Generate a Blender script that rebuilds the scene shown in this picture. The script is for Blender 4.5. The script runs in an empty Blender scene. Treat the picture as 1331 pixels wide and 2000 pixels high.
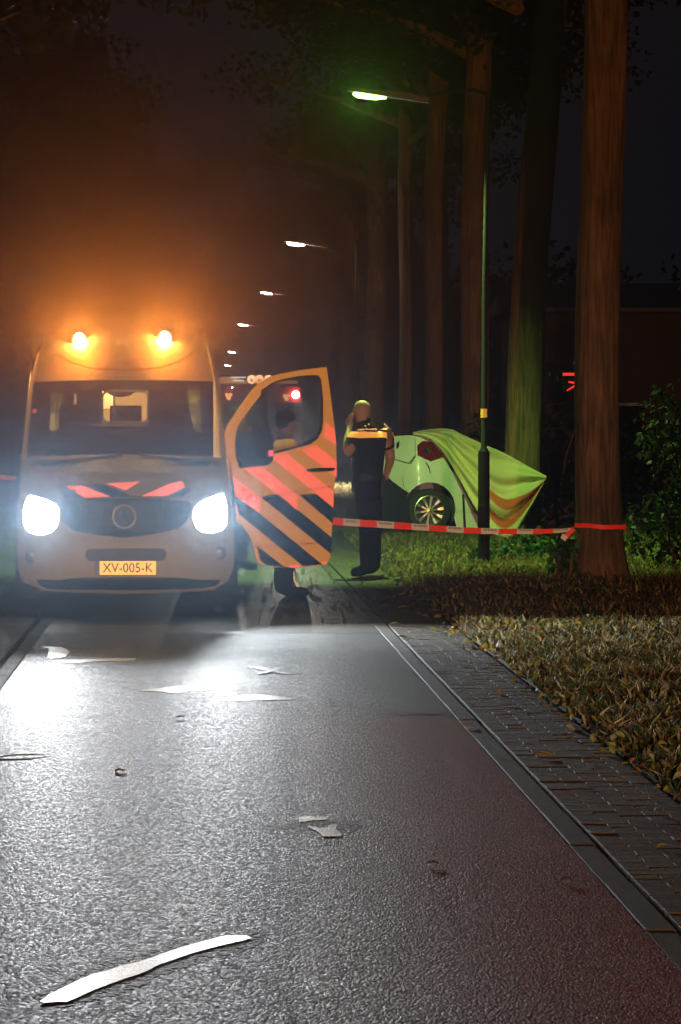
import bpy, bmesh, math, random
import numpy as np
from mathutils import Vector, Matrix
from mathutils.geometry import tessellate_polygon
random.seed(7); rng = np.random.default_rng(7)
SC = bpy.context.scene
COL = SC.collection
R = math.radians

# ------------------------------------------------------------------ camera, sky, lamps, exposure
F, CX, HY, CAMH = 6000.0, 387.0, 833.0, 1.6      # focal length and principal point of the photo, in its pixels
cam_d = bpy.data.cameras.new('camera'); cam = bpy.data.objects.new('camera', cam_d); COL.objects.link(cam)
cam.location = (0, 0, CAMH); cam.rotation_euler = (R(90), 0, 0)
cam_d.sensor_fit = 'VERTICAL'; cam_d.sensor_height = 36; cam_d.lens = F/2000*36
cam_d.shift_x = (665.5-CX)/2000; cam_d.shift_y = -(1000-HY)/2000
cam_d.clip_start = .1; cam_d.clip_end = 2000
SC.camera = cam

world = bpy.data.worlds.new('World'); SC.world = world; world.use_nodes = True
wn = world.node_tree.nodes; wl = world.node_tree.links
sky = wn.new('ShaderNodeTexSky'); sky.sky_type = 'NISHITA'; sky.sun_disc = False
sky.sun_elevation = R(-3); sky.sun_rotation = R(200)
wn['Background'].inputs[1].default_value = .05
glow = wn.new('ShaderNodeMix'); glow.data_type = 'RGBA'; glow.blend_type = 'ADD'; glow.inputs[0].default_value = 1
glow.inputs[7].default_value = (.07, .075, .11, 1)          # even night-sky glow of the town
wl.new(sky.outputs[0], glow.inputs[6]); wl.new(glow.outputs[2], wn['Background'].inputs[0])

moon_d = bpy.data.lights.new('moon', 'SUN'); moon_d.energy = .004; moon_d.angle = R(.5); moon_d.color = (.75, .85, 1)
moon = bpy.data.objects.new('moon', moon_d); COL.objects.link(moon); moon.rotation_euler = (R(50), 0, R(160))

SC.view_settings.view_transform = 'Standard'; SC.view_settings.look = 'None'
SC.view_settings.exposure = 0; SC.view_settings.gamma = 1; SC.view_settings.use_curve_mapping = False
cy = SC.cycles
cy.use_denoising = True
cy.denoising_input_passes = 'RGB'; cy.denoising_prefilter = 'ACCURATE'
try: cy.denoiser = 'OPENIMAGEDENOISE'
except Exception: pass
cy.max_bounces = 6; cy.diffuse_bounces = 2; cy.glossy_bounces = 3; cy.transmission_bounces = 4
cy.transparent_max_bounces = 10; cy.volume_bounces = 0; cy.sample_clamp_indirect = 4; cy.sample_clamp_direct = 0
cy.caustics_reflective = False; cy.caustics_refractive = False

HAZE = .00006
I_BEACON, I_HEAD, I_GREEN, I_AMBER, I_ENGINE, I_FAR = 18, 100, 160, 900, 200, 3

def lamp(name, kind, loc, intensity, color, radius=.03, aim=None, cone=None, blend=.5):
    """intensity is in watts per steradian"""
    d = bpy.data.lights.new(name, kind); d.energy = intensity*4*math.pi; d.color = color; d.shadow_soft_size = radius
    o = bpy.data.objects.new(name, d); COL.objects.link(o); o.location = loc
    if aim is not None:
        o.rotation_euler = (Vector(aim)-Vector(loc)).to_track_quat('-Z', 'Y').to_euler()
    if cone: d.spot_size = R(cone); d.spot_blend = blend
    return o

AMBER = (1, .36, .06)
# amber hazard lamp of the vehicles standing behind the photographer
lamp('amber_hazard_light', 'SPOT', (1.5, -14, 3.2), I_AMBER, (1, .37, .08), .12, (1.6, 40, 2.9), 21, .7)

lamp('waiting_car_headlight', 'SPOT', (1.9, -9, 1.0), 430, (1, .92, .80), .1, (.0, 26, .9), 16, .7)   # car waiting behind the photographer

# ------------------------------------------------------------------ pixel helpers (photo pixels -> metres)
def P(px, py, Y): s = F/Y; return Vector(((px-CX)/s, Y, CAMH-(py-HY)/s))
def G(px, py, z=0): return P(px, py, F*(CAMH-z)/(py-HY))

# ------------------------------------------------------------------ materials
def nt(name):
    m = bpy.data.materials.new(name); m.use_nodes = True
    return m, m.node_tree.nodes, m.node_tree.links, m.node_tree.nodes['Principled BSDF']
def mat(name, col, rough=.6, metal=0, spec=.5, emit=None, strength=0, vary=0, vscale=4, bump=0, bscale=60, stretch=(1,1,1), coat=0):
    m, n, l, b = nt(name)
    b.inputs['Base Color'].default_value = (*col, 1); b.inputs['Roughness'].default_value = rough
    b.inputs['Metallic'].default_value = metal; b.inputs['Specular IOR Level'].default_value = spec
    if coat: b.inputs['Coat Weight'].default_value = coat; b.inputs['Coat Roughness'].default_value = .08
    if emit: b.inputs['Emission Color'].default_value = (*emit, 1); b.inputs['Emission Strength'].default_value = strength
    if vary or bump:
        tc = n.new('ShaderNodeTexCoord'); mp = n.new('ShaderNodeMapping'); mp.inputs['Scale'].default_value = stretch
        l.new(tc.outputs['Object'], mp.inputs[0])
    if vary:
        t = n.new('ShaderNodeTexNoise'); t.inputs['Scale'].default_value = vscale; t.inputs['Detail'].default_value = 6
        l.new(mp.outputs[0], t.inputs[0])
        mx = n.new('ShaderNodeMix'); mx.data_type = 'RGBA'
        mx.inputs[6].default_value = (*[c*(1-vary) for c in col], 1); mx.inputs[7].default_value = (*[min(1, c*(1+vary)) for c in col], 1)
        l.new(t.outputs[0], mx.inputs[0]); l.new(mx.outputs[2], b.inputs['Base Color'])
    if bump:
        t2 = n.new('ShaderNodeTexNoise'); t2.inputs['Scale'].default_value = bscale; t2.inputs['Detail'].default_value = 4
        l.new(mp.outputs[0], t2.inputs[0])
        bp = n.new('ShaderNodeBump'); bp.inputs['Strength'].default_value = bump; bp.inputs['Distance'].default_value = .01
        l.new(t2.outputs[0], bp.inputs['Height']); l.new(bp.outputs[0], b.inputs['Normal'])
    return m
def emat(name, col, strength):
    m = bpy.data.materials.new(name); m.use_nodes = True; n = m.node_tree.nodes; n.clear()
    e = n.new('ShaderNodeEmission'); e.inputs[0].default_value = (*col, 1); e.inputs[1].default_value = strength
    o = n.new('ShaderNodeOutputMaterial'); m.node_tree.links.new(e.outputs[0], o.inputs[0]); return m
def film(name, col, gain=.3, rough=.42):
    """retroreflective sheeting: paint plus a lobe of glass beads that sends light back to where it came from"""
    m, n, l, b = nt(name)
    b.inputs['Base Color'].default_value = (*col, 1); b.inputs['Roughness'].default_value = .5
    g = n.new('ShaderNodeNewGeometry'); gl = n.new('ShaderNodeBsdfGlossy')
    gl.inputs['Color'].default_value = (*col, 1); gl.inputs['Roughness'].default_value = rough
    l.new(g.outputs['Incoming'], gl.inputs['Normal'])
    mx = n.new('ShaderNodeMixShader'); mx.inputs[0].default_value = gain
    l.new(b.outputs[0], mx.inputs[1]); l.new(gl.outputs[0], mx.inputs[2])
    l.new(mx.outputs[0], n['Material Output'].inputs[0]); return m
def glass(name, tint=(.5, .55, .6), gloss=.12):
    m = bpy.data.materials.new(name); m.use_nodes = True; n = m.node_tree.nodes; l = m.node_tree.links; n.clear()
    t = n.new('ShaderNodeBsdfTransparent'); t.inputs[0].default_value = (*tint, 1)
    g = n.new('ShaderNodeBsdfGlossy'); g.inputs['Roughness'].default_value = .03
    lw = n.new('ShaderNodeLayerWeight'); lw.inputs[0].default_value = gloss
    mx = n.new('ShaderNodeMixShader'); o = n.new('ShaderNodeOutputMaterial')
    l.new(lw.outputs['Fresnel'], mx.inputs[0]); l.new(t.outputs[0], mx.inputs[1]); l.new(g.outputs[0], mx.inputs[2]); l.new(mx.outputs[0], o.inputs[0])
    return m

M = {}
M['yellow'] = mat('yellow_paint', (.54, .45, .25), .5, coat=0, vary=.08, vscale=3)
M['black_plastic'] = mat('black_plastic', (.015, .016, .02), .5, bump=.1, bscale=200)
M['dark_grille'] = mat('dark_grille', (.02, .024, .035), .45)
M['rubber'] = mat('tyre_rubber', (.02, .02, .02), .8, bump=.3, bscale=40)
M['chrome'] = mat('chrome', (.8, .8, .8), .15, 1)
M['alloy'] = mat('alloy_metal', (.75, .75, .72), .3, .9)
M['windscreen'] = glass('windscreen_glass', (.42, .44, .48), .08)
M['sideglass'] = glass('side_glass', (.72, .76, .78), .08)
M['red_film'] = film('red_reflective_film', (.95, .22, .14), .40)
M['blue_film'] = film('blue_reflective_film', (.012, .02, .06), .03)
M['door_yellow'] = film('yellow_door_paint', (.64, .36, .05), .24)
M['plate_film'] = film('yellow_plate_film', (.95, .62, .12), .6)
M['letter'] = mat('black_lettering', (.01, .01, .01), .6)
M['white_letter'] = mat('white_lettering', (.8, .8, .8), .6)
M['faint_letter'] = mat('faded_lettering', (.22, .19, .10), .5)
M['plate_blue'] = mat('plate_blue', (.02, .05, .25), .4)
M['head_lens'] = emat('headlamp_lens', (.82, .93, 1), 15)
M['beacon_lens'] = emat('amber_beacon_lens', (1, .58, .14), 120)
M['seat'] = mat('seat_fabric', (.02, .02, .024), .9, bump=.3)
M['liner'] = mat('white_liner', (.6, .52, .4), .6)
M['grey_frame'] = mat('grey_window_frame', (.5, .5, .5), .4)
M['hivis'] = mat('hi_vis_yellow', (.75, .8, .03), .7)
M['hivis_film'] = film('hi_vis_yellow_cloth', (.9, .75, .03), .28)
M['amber_band'] = film('amber_reflective_band', (.95, .62, .16), .42)
M['silver_dot'] = film('silver_reflective_print', (.9, .8, .6), .3)
M['navy'] = mat('navy_cloth', (.010, .011, .017), .9, bump=.5, bscale=25)
M['navy2'] = mat('dark_cloth', (.014, .014, .018), .9, bump=.5, bscale=25)
M['boot'] = mat('boot_leather', (.008, .008, .008), .6, bump=.2)
M['skin'] = mat('skin', (.62, .33, .23), .5, vary=.1, vscale=12)
M['hair'] = mat('dark_hair', (.02, .013, .009), .85, spec=.15, bump=.8, bscale=120)
M['carwhite'] = mat('white_car_paint', (.78, .80, .78), .3, coat=.5)
M['taillens'] = mat('red_tail_lens', (.16, .008, .008), .12, coat=1)
M['pole'] = mat('dark_pole_paint', (.014, .016, .015), .6, spec=.2)
M['lamp_case'] = mat('lamp_housing', (.17, .13, .10), .6, spec=.2)
M['sticker'] = film('pole_sticker', (.9, .6, .15), .3)
M['green_tube'] = emat('green_white_tube', (.40, 1, .16), 9)
M['white_tube'] = emat('white_lamp_tube', (.95, .95, .82), 30)
M['pink_lit_case'] = mat('pink_lit_housing', (.5, .12, .25), .5)  # pink light on the third lamp head put into its housing colour
M['fire_red'] = mat('fire_red_paint', (.30, .012, .014), .8, spec=.2)
M['beige'] = mat('beige_box', (.45, .34, .24), .6)
M['white_bar'] = emat('lit_white_bar', (1, .93, .8), .5)
M['flood'] = emat('floodlight_lens', (1, .95, .82), 25)
M['orange_badge'] = emat('lit_orange_badge', (1, .42, .12), .75)
M['engine_head'] = emat('engine_headlamp', (1, .97, .9), 20)
M['red_glow'] = emat('red_glowing_tube', (1, .03, .02), 1.2)
M['red_led'] = emat('red_indicator', (1, .08, .05), 1.0)
M['pink_led'] = emat('pinkish_indicator', (1, .12, .16), .9)
M['brick_wall'] = mat('house_brick', (.12, .08, .06), .9, bump=.5, bscale=30)
M['roof_tile'] = mat('roof_tile', (.05, .045, .045), .8)
M['dark_glass'] = mat('dark_window', (.01, .012, .016), .5, spec=.1)

# ------------------------------------------------------------------ mesh builder
class MB:
    def __init__(s): s.v = []; s.f = []; s.mi = []; s.cur = 0
    def add(s, vs, fs):
        o = len(s.v); s.v += [tuple(x) for x in vs]; s.f += [tuple(i+o for i in f) for f in fs]; s.mi += [s.cur]*len(fs); return s
    def box(s, c, d, rot=None):
        x, y, z = [k/2 for k in d]; c = Vector(c)
        vs = [Vector(p) for p in [(-x,-y,-z),(x,-y,-z),(x,y,-z),(-x,y,-z),(-x,-y,z),(x,-y,z),(x,y,z),(-x,y,z)]]
        if rot is not None: vs = [rot @ p for p in vs]
        return s.add([p+c for p in vs], [(3,2,1,0),(4,5,6,7),(0,1,5,4),(1,2,6,5),(2,3,7,6),(3,0,4,7)])
    def tube(s, pts, rad, n=10, caps=True):
        pts = [Vector(p) for p in pts]; rad = rad if hasattr(rad, '__len__') else [rad]*len(pts)
        vs = []; up = None
        for i, p in enumerate(pts):
            t = (pts[min(i+1, len(pts)-1)]-pts[max(i-1, 0)]).normalized()
            if up is None: up = Vector((0,0,1)) if abs(t.z) < .9 else Vector((1,0,0))
            a = t.cross(up).normalized(); b = a.cross(t).normalized(); up = b
            for k in range(n):
                w = 2*math.pi*k/n; vs.append(p+rad[i]*(math.cos(w)*a+math.sin(w)*b))
        fs = []
        for i in range(len(pts)-1):
            for k in range(n): fs.append((i*n+k, i*n+(k+1)%n, (i+1)*n+(k+1)%n, (i+1)*n+k))
        if caps: fs.append(tuple(range(n-1, -1, -1))); fs.append(tuple(range((len(pts)-1)*n, len(pts)*n)))
        return s.add(vs, fs)
    def lathe(s, c, axis, prof, n=24):
        """prof: list of (radius, distance along axis)"""
        axis = Vector(axis).normalized(); a = axis.orthogonal().normalized(); b = axis.cross(a); c = Vector(c); vs = []
        for r, h in prof:
            for k in range(n):
                w = 2*math.pi*k/n; vs.append(c+axis*h+max(r, 1e-4)*(math.cos(w)*a+math.sin(w)*b))
        fs = [(i*n+k, i*n+(k+1)%n, (i+1)*n+(k+1)%n, (i+1)*n+k) for i in range(len(prof)-1) for k in range(n)]
        return s.add(vs, fs)
    def ball(s, c, r, n=14, m=9):
        r = r if hasattr(r, '__len__') else (r, r, r); vs = []; fs = []
        for i in range(m+1):
            a = math.pi*i/m
            for k in range(n):
                w = 2*math.pi*k/n; vs.append((c[0]+r[0]*math.sin(a)*math.cos(w), c[1]+r[1]*math.sin(a)*math.sin(w), c[2]+r[2]*math.cos(a)))
        for i in range(m):
            for k in range(n): fs.append((i*n+k, (i+1)*n+k, (i+1)*n+(k+1)%n, i*n+(k+1)%n))
        return s.add(vs, fs)
    def build(s, name, m, parent=None, smooth=True, bevel=0, loc=None, angle=35):
        me = bpy.data.meshes.new(name); me.from_pydata(s.v, [], s.f); me.update()
        for mm in (m if isinstance(m, (list, tuple)) else [m]): me.materials.append(mm)
        if any(s.mi): me.polygons.foreach_set('material_index', s.mi)
        bm = bmesh.new(); bm.from_mesh(me); bmesh.ops.recalc_face_normals(bm, faces=bm.faces); bm.to_mesh(me); bm.free()
        if smooth:
            me.shade_smooth(); me.set_sharp_from_angle(angle=R(angle))
        return link(name, me, parent, loc, bevel)
def link(name, me, parent=None, loc=None, bevel=0):
    o = bpy.data.objects.new(name, me); COL.objects.link(o)
    if parent is not None: o.parent = parent
    if loc is not None: o.location = loc
    if bevel:
        b = o.modifiers.new('bevel', 'BEVEL'); b.width = bevel; b.segments = 2; b.limit_method = 'ANGLE'
    return o
def tag(o, label=None, cat=None, group=None, kind=None):
    if label: o['label'] = label
    if cat: o['category'] = cat
    if group: o['group'] = group
    if kind: o['kind'] = kind
    return o
def thing(name, label, cat, loc=(0,0,0), rz=0, group=None):
    o = bpy.data.objects.new(name, None); COL.objects.link(o); o.location = loc; o.rotation_euler = (0, 0, rz)
    return tag(o, label, cat, group)
def copy_tree(o, parent=None):
    c = o.copy(); COL.objects.link(c)
    if parent is not None: c.parent = parent
    for ch in list(o.children): copy_tree(ch, c)
    return c
def rebase(root):
    """children were built in world metres: move them under their root's own origin"""
    bpy.context.view_layer.update()
    inv = root.matrix_basis.inverted()
    for ch in root.children: ch.matrix_parent_inverse = inv
def text_mesh(body, size, mirror=False, depth=.001):
    cu = bpy.data.curves.new('lettering', 'FONT'); cu.body = body; cu.size = size; cu.align_x = 'CENTER'; cu.align_y = 'CENTER'; cu.extrude = depth
    cu.resolution_u = 3
    o = bpy.data.objects.new('lettering', cu); COL.objects.link(o)
    bpy.context.view_layer.update()
    me = bpy.data.meshes.new_from_object(o.evaluated_get(bpy.context.evaluated_depsgraph_get()))
    bpy.data.objects.remove(o)
    if mirror:
        for v in me.vertices: v.co.x *= -1
        me.flip_normals()
    return me
def patch_bm(poly, step, fn, thick=0, hole=None, tdir=None):
    """flat polygon (u,v) cut along a grid, lifted on a curved surface fn(u,v)->xyz, optionally given thickness along tdir"""
    bm = bmesh.new()
    loops = [poly]+([hole] if hole else [])
    flat = [p for lp in loops for p in lp]
    tris = tessellate_polygon([[Vector((p[0], p[1], 0)) for p in lp] for lp in loops])
    vs = [bm.verts.new((p[0], p[1], 0)) for p in flat]
    for t in tris:
        try: bm.faces.new([vs[i] for i in t])
        except ValueError: pass
    us = [p[0] for p in flat]; ws = [p[1] for p in flat]
    for ax, lo, hi in ((0, min(us), max(us)), (1, min(ws), max(ws))):
        k = math.floor(lo/step)+1
        while k*step < hi:
            co = (k*step, 0, 0) if ax == 0 else (0, k*step, 0); no = (1, 0, 0) if ax == 0 else (0, 1, 0)
            bmesh.ops.bisect_plane(bm, geom=bm.verts[:]+bm.edges[:]+bm.faces[:], dist=1e-6, plane_co=co, plane_no=no); k += 1
    for v in bm.verts: v.co = fn(v.co.x, v.co.y)
    bmesh.ops.remove_doubles(bm, verts=bm.verts, dist=1e-6)
    if thick:
        r = bmesh.ops.extrude_face_region(bm, geom=bm.faces[:])
        d = Vector(tdir)*thick
        for e in r['geom']:
            if isinstance(e, bmesh.types.BMVert): e.co += d
    bmesh.ops.recalc_face_normals(bm, faces=bm.faces)
    return bm
def bm_obj(bm, name, m, parent=None, smooth=True, angle=40, loc=None):
    me = bpy.data.meshes.new(name); bm.to_mesh(me); bm.free(); me.materials.append(m)
    if smooth: me.shade_smooth(); me.set_sharp_from_angle(angle=R(angle))
    return link(name, me, parent, loc)
def smoothpoly(pts, k=2):
    for _ in range(k):
        q = []
        for i in range(len(pts)):
            a, b = pts[i], pts[(i+1) % len(pts)]
            q += [(a[0]*.75+b[0]*.25, a[1]*.75+b[1]*.25), (a[0]*.25+b[0]*.75, a[1]*.25+b[1]*.75)]
        pts = q
    return pts

# ------------------------------------------------------------------ ground
XR0, XR1, XP = 1.415, 1.53, 2.08        # kerb left, kerb right, footpath right edge
XL0, XL1, XLP = -1.20, -1.31, -2.25     # the same on the other side
YSEAM = G(600, 1237).y
def sheet(name, x0, x1, y0, y1, z, m, kind='structure'):
    b = MB(); b.add([(x0,y0,z),(x1,y0,z),(x1,y1,z),(x0,y1,z)], [(0,1,2,3)]); o = b.build(name, m, smooth=False); tag(o, kind=kind); return o

def asphalt(name, red, base, rough, grain, strength):
    m, n, l, b = nt(name)
    tc = n.new('ShaderNodeTexCoord')
    def noise(scale, detail=3, rough_=.5):
        t = n.new('ShaderNodeTexNoise'); t.inputs['Scale'].default_value = scale; t.inputs['Detail'].default_value = detail
        t.inputs['Roughness'].default_value = rough_; l.new(tc.outputs['Object'], t.inputs[0]); return t
    def math_(op, a, bb):
        q = n.new('ShaderNodeMath'); q.operation = op
        for i, k in enumerate((a, bb)):
            if isinstance(k, (int, float)): q.inputs[i].default_value = k
            else: l.new(k, q.inputs[i])
        return q.outputs[0]
    def mixc(fac, c1, c2):
        q = n.new('ShaderNodeMix'); q.data_type = 'RGBA'
        if isinstance(fac, (int, float)): q.inputs[0].default_value = fac
        else: l.new(fac, q.inputs[0])
        for i, c in ((6, c1), (7, c2)):
            if isinstance(c, tuple): q.inputs[i].default_value = (*c, 1)
            else: l.new(c, q.inputs[i])
        return q.outputs[2]
    mpp = n.new('ShaderNodeMapping'); mpp.inputs['Scale'].default_value = (1, .42, 1); l.new(tc.outputs['Object'], mpp.inputs[0])
    vo = n.new('ShaderNodeTexVoronoi'); vo.inputs['Scale'].default_value = grain; vo.inputs['Randomness'].default_value = 1; l.new(mpp.outputs[0], vo.inputs[0])
    vo2 = n.new('ShaderNodeTexVoronoi'); vo2.inputs['Scale'].default_value = grain*2.3; l.new(tc.outputs['Object'], vo2.inputs[0])
    big = noise(.9, 4); mid = noise(14, 5, .6)
    sx = n.new('ShaderNodeSeparateXYZ'); l.new(tc.outputs['Object'], sx.inputs[0])
    col = mixc(mid.outputs[0], tuple(c*.6 for c in base), tuple(c*1.35 for c in base))
    redf = None
    if red:
        e = math_('ADD', sx.outputs[0], math_('MULTIPLY', math_('SUBTRACT', big.outputs[0], .5), .5))
        mr = n.new('ShaderNodeMapRange'); mr.interpolation_type = 'SMOOTHSTEP'
        mr.inputs[1].default_value = .25; mr.inputs[2].default_value = 1.15; l.new(e, mr.inputs[0])
        ys = n.new('ShaderNodeMapRange'); ys.inputs[1].default_value = 17.6; ys.inputs[2].default_value = 16.6; l.new(sx.outputs[1], ys.inputs[0])
        redc = mixc(mid.outputs[0], (.15, .026, .020), (.32, .066, .05))
        f = math_('MULTIPLY', math_('MULTIPLY', mr.outputs[0], ys.outputs[0]), math_('ADD', .65, math_('MULTIPLY', mid.outputs[0], .5)))
        col = mixc(f, col, redc); redf = f
    # each stone chip has its own tone
    vcol = n.new('ShaderNodeSeparateColor'); l.new(vo.outputs['Color'], vcol.inputs[0])
    chip = mixc(vcol.outputs[0], (.45, .45, .45), (1.7, 1.65, 1.6))
    mu = n.new('ShaderNodeMix'); mu.data_type = 'RGBA'; mu.blend_type = 'MULTIPLY'; mu.inputs[0].default_value = 1
    l.new(col, mu.inputs[6]); l.new(chip, mu.inputs[7]); l.new(mu.outputs[2], b.inputs['Base Color'])
    rr = n.new('ShaderNodeMapRange'); rr.inputs[3].default_value = rough-.1; rr.inputs[4].default_value = rough+.14
    l.new(vcol.outputs[1], rr.inputs[0]); l.new(rr.outputs[0], b.inputs['Roughness'])
    sl = n.new('ShaderNodeMapRange'); sl.interpolation_type = 'SMOOTHSTEP'; sl.inputs[3].default_value = .03; sl.inputs[4].default_value = 1.0; l.new(vcol.outputs[2], sl.inputs[0])
    spo = sl.outputs[0] if redf is None else math_('MULTIPLY', sl.outputs[0], math_('SUBTRACT', 1, math_('MULTIPLY', redf, .55)))
    trk = n.new('ShaderNodeTexNoise'); trk.inputs['Scale'].default_value = 1.6; trk.inputs['Detail'].default_value = 6; mpt = n.new('ShaderNodeMapping'); mpt.inputs['Scale'].default_value = (1.6, .22, 1); l.new(tc.outputs['Object'], mpt.inputs[0]); l.new(mpt.outputs[0], trk.inputs[0])
    tm = n.new('ShaderNodeMapRange'); tm.inputs[1].default_value = .3; tm.inputs[2].default_value = .7; tm.inputs[3].default_value = .55; tm.inputs[4].default_value = 1.15; l.new(trk.outputs[0], tm.inputs[0]); spo = math_('MULTIPLY', spo, tm.outputs[0])
    l.new(spo, b.inputs['Specular IOR Level'])
    h = math_('ADD', math_('MULTIPLY', vo.outputs[0], -1.0), math_('MULTIPLY', vo2.outputs[0], -.35))
    h = math_('ADD', h, math_('MULTIPLY', mid.outputs[0], .6))
    bp = n.new('ShaderNodeBump'); bp.inputs['Strength'].default_value = strength; bp.inputs['Distance'].default_value = .006
    l.new(h, bp.inputs['Height']); l.new(bp.outputs[0], b.inputs['Normal'])
    return m
M['asphalt'] = asphalt('asphalt', True, (.055, .050, .047), .54, 110, .7)
M['asphalt2'] = asphalt('fine_asphalt', False, (.075, .066, .05), .5, 120, .3)
M['soil'] = mat('dark_soil', (.03, .026, .016), .95, vary=.5, vscale=2, bump=.8, bscale=14)
M['kerb'] = mat('kerb_concrete', (.062, .055, .036), .75, vary=.35, vscale=9, bump=.35, bscale=160)
M['brick'] = mat('paving_brick', (.082, .062, .034), .75, vary=.3, vscale=5, bump=.6, bscale=70)
M['brick2'] = mat('paving_brick_mossy', (.055, .055, .03), .75, vary=.45, vscale=6, bump=.6, bscale=70)

tag(sheet('ground', -400, 400, -30, 900, -.12, M['soil']), kind='structure')
road = sheet('road', XL0, XR0, -6, YSEAM-.012, 0, M['asphalt'])
road_far = sheet('road', XL0, XR0, YSEAM+.012, 400, 0, M['asphalt2'])
sheet('road_joint', XL0, XR0, YSEAM-.012, YSEAM+.012, -.010, M['soil'])

def bar_mesh(name, dx, dy, dz, bev, m):
    bm = bmesh.new(); bmesh.ops.create_cube(bm, size=1)
    for v in bm.verts: v.co = Vector((v.co.x*dx, v.co.y*dy, v.co.z*dz-dz/2))
    top = [e for e in bm.edges if all(abs(v.co.z) < 1e-5 for v in e.verts)]
    bmesh.ops.bevel(bm, geom=top, offset=bev, segments=1, affect='EDGES')
    bmesh.ops.delete(bm, geom=[f for f in bm.faces if f.normal.z < -.9], context='FACES')
    me = bpy.data.meshes.new(name); bm.to_mesh(me); bm.free(); me.materials.append(m); return me

def kerb_row(x0, x1, y0, n1, label):
    """a flush band of kerb blocks one metre long"""
    root = bpy.data.objects.new('kerb', None); COL.objects.link(root); tag(root, label, kind='structure')
    bed = MB(); bed.box(((x0+x1)/2, 200, -.06), (abs(x1-x0)+.03, 400, .08)); bed.build('kerb_bed', M['soil'], root, smooth=False)
    me = bar_mesh('kerb_stone', abs(x1-x0)-.016, .990, .08, .004, M['kerb'])
    far = MB()
    for k in range(n1):
        o = link('kerb_stone', me, root, ((x0+x1)/2+random.uniform(-.003, .003), y0+k+.5, random.uniform(-.003, .002)))
    far.box(((x0+x1)/2, (y0+n1+400)/2, -.04), (abs(x1-x0)-.022, 400-y0-n1, .08)); q = far.build('kerb_end_run', M['kerb'], root, smooth=False); q['kind'] = 'stuff'
    return root
kerb_row(XR0, XR1, YSEAM-20+.01, 50, 'flush grey concrete kerb between road and brick footpath')
kerb_row(XL0, XL1, YSEAM-20+.01, 50, 'flush grey concrete kerb under the ambulance on the left of the road')

def paving(name, x0, x1, y0, y1, nsingle, label):
    root = bpy.data.objects.new(name, None); COL.objects.link(root); tag(root, label, kind='structure')
    b = MB(); b.add([(x0, y0-10, -.022), (x1, y0-10, -.022), (x1, 400, -.022), (x0, 400, -.022)], [(0,1,2,3)]); b.build('joint_bed', M['soil'], root, smooth=False)
    W, L = .1, .2
    m1 = bar_mesh('brick', L-.004, W-.0045, .05, .0025, M['brick']); m2 = bar_mesh('brick', L-.004, W-.0045, .05, .0025, M['brick2'])
    half1 = bar_mesh('brick', L/2-.004, W-.0045, .05, .0025, M['brick'])
    width = x1-x0; rest = MB(); cnt = 0; j = 0; y = y0
    base = [v.co.copy() for v in m1.vertices]; bf = [tuple(p.vertices) for p in m1.polygons]
    hb = [v.co.copy() for v in half1.vertices]; hf = [tuple(p.vertices) for p in half1.polygons]
    while y < y1:
        cells = []; x = x0
        if j % 2: cells.append((x+L/4, 1)); x += L/2
        while x+L <= x1+.02: cells.append((x+L/2, 0)); x += L
        if x+L/2 <= x1+.02: cells.append((x+L/4, 1))
        for cx_, hf_ in cells:
            z = random.gauss(0, .0014); rot = (random.gauss(0, .012), random.gauss(0, .008), random.gauss(0, .008)); p = (cx_, y+W/2, z-.002)
            if cnt < nsingle:
                o = link('brick', half1 if hf_ else (m1 if random.random() < .65 else m2), root, p); o.rotation_euler = rot; cnt += 1
            else:
                mm = Matrix.Rotation(rot[0], 3, 'X') @ Matrix.Rotation(rot[1], 3, 'Y')
                rest.add([mm @ v + Vector(p) for v in (hb if hf_ else base)], hf if hf_ else bf)
        y += W; j += 1
    q = rest.build('bricks', M['brick'], root, smooth=False); q['kind'] = 'stuff'; q.name = 'brick_run'
    e = MB(); e.add([(x0, y1, -.002), (x1, y1, -.002), (x1, 400, -.002), (x0, 400, -.002)], [(0,1,2,3)]); e.build('far_surface', M['brick'], root, smooth=False)
    return root
paving('footpath', XR1+.012, XP, 9.2, 40, 290, 'narrow dark brick footpath between kerb and grass verge')
paving('side_paving', XLP, XL1-.012, 6, 40, 0, 'brick paving strip left of the ambulance')

# grass verge: lumpy soil, blades, dead leaves
def vh(x, y):
    d = max(0, x-XP)
    return .012+.05*min(1, d/.5)+.035*math.sin(x*2.1+y*.7)*math.sin(y*1.3+.4)*min(1, d)+.02*math.sin(x*5.3)*math.sin(y*4.1)*min(1, d*2)
def verge(name, x0, x1, y0, y1, n, m, sgn=1):
    b = MB(); vs = []; fs = []
    for i in range(n+1):
        for j in range(3*n+1):
            x = x0+(x1-x0)*(i/n)**1.6; y = y0+(y1-y0)*j/(3*n)
            vs.append((sgn*x, y, vh(x, y)-.01-(.05 if i == 0 else 0)))
    w = 3*n+1
    for i in range(n):
        for j in range(3*n): fs.append((i*w+j, (i+1)*w+j, (i+1)*w+j+1, i*w+j+1))
    b.add(vs, fs); return tag(b.build(name, m), kind='structure')
verge('verge', XP-.02, 30, -2, 120, 36, M['soil'])
verge('verge', abs(XLP)-.02, 30, 0, 120, 26, M['soil'], -1)

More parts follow.
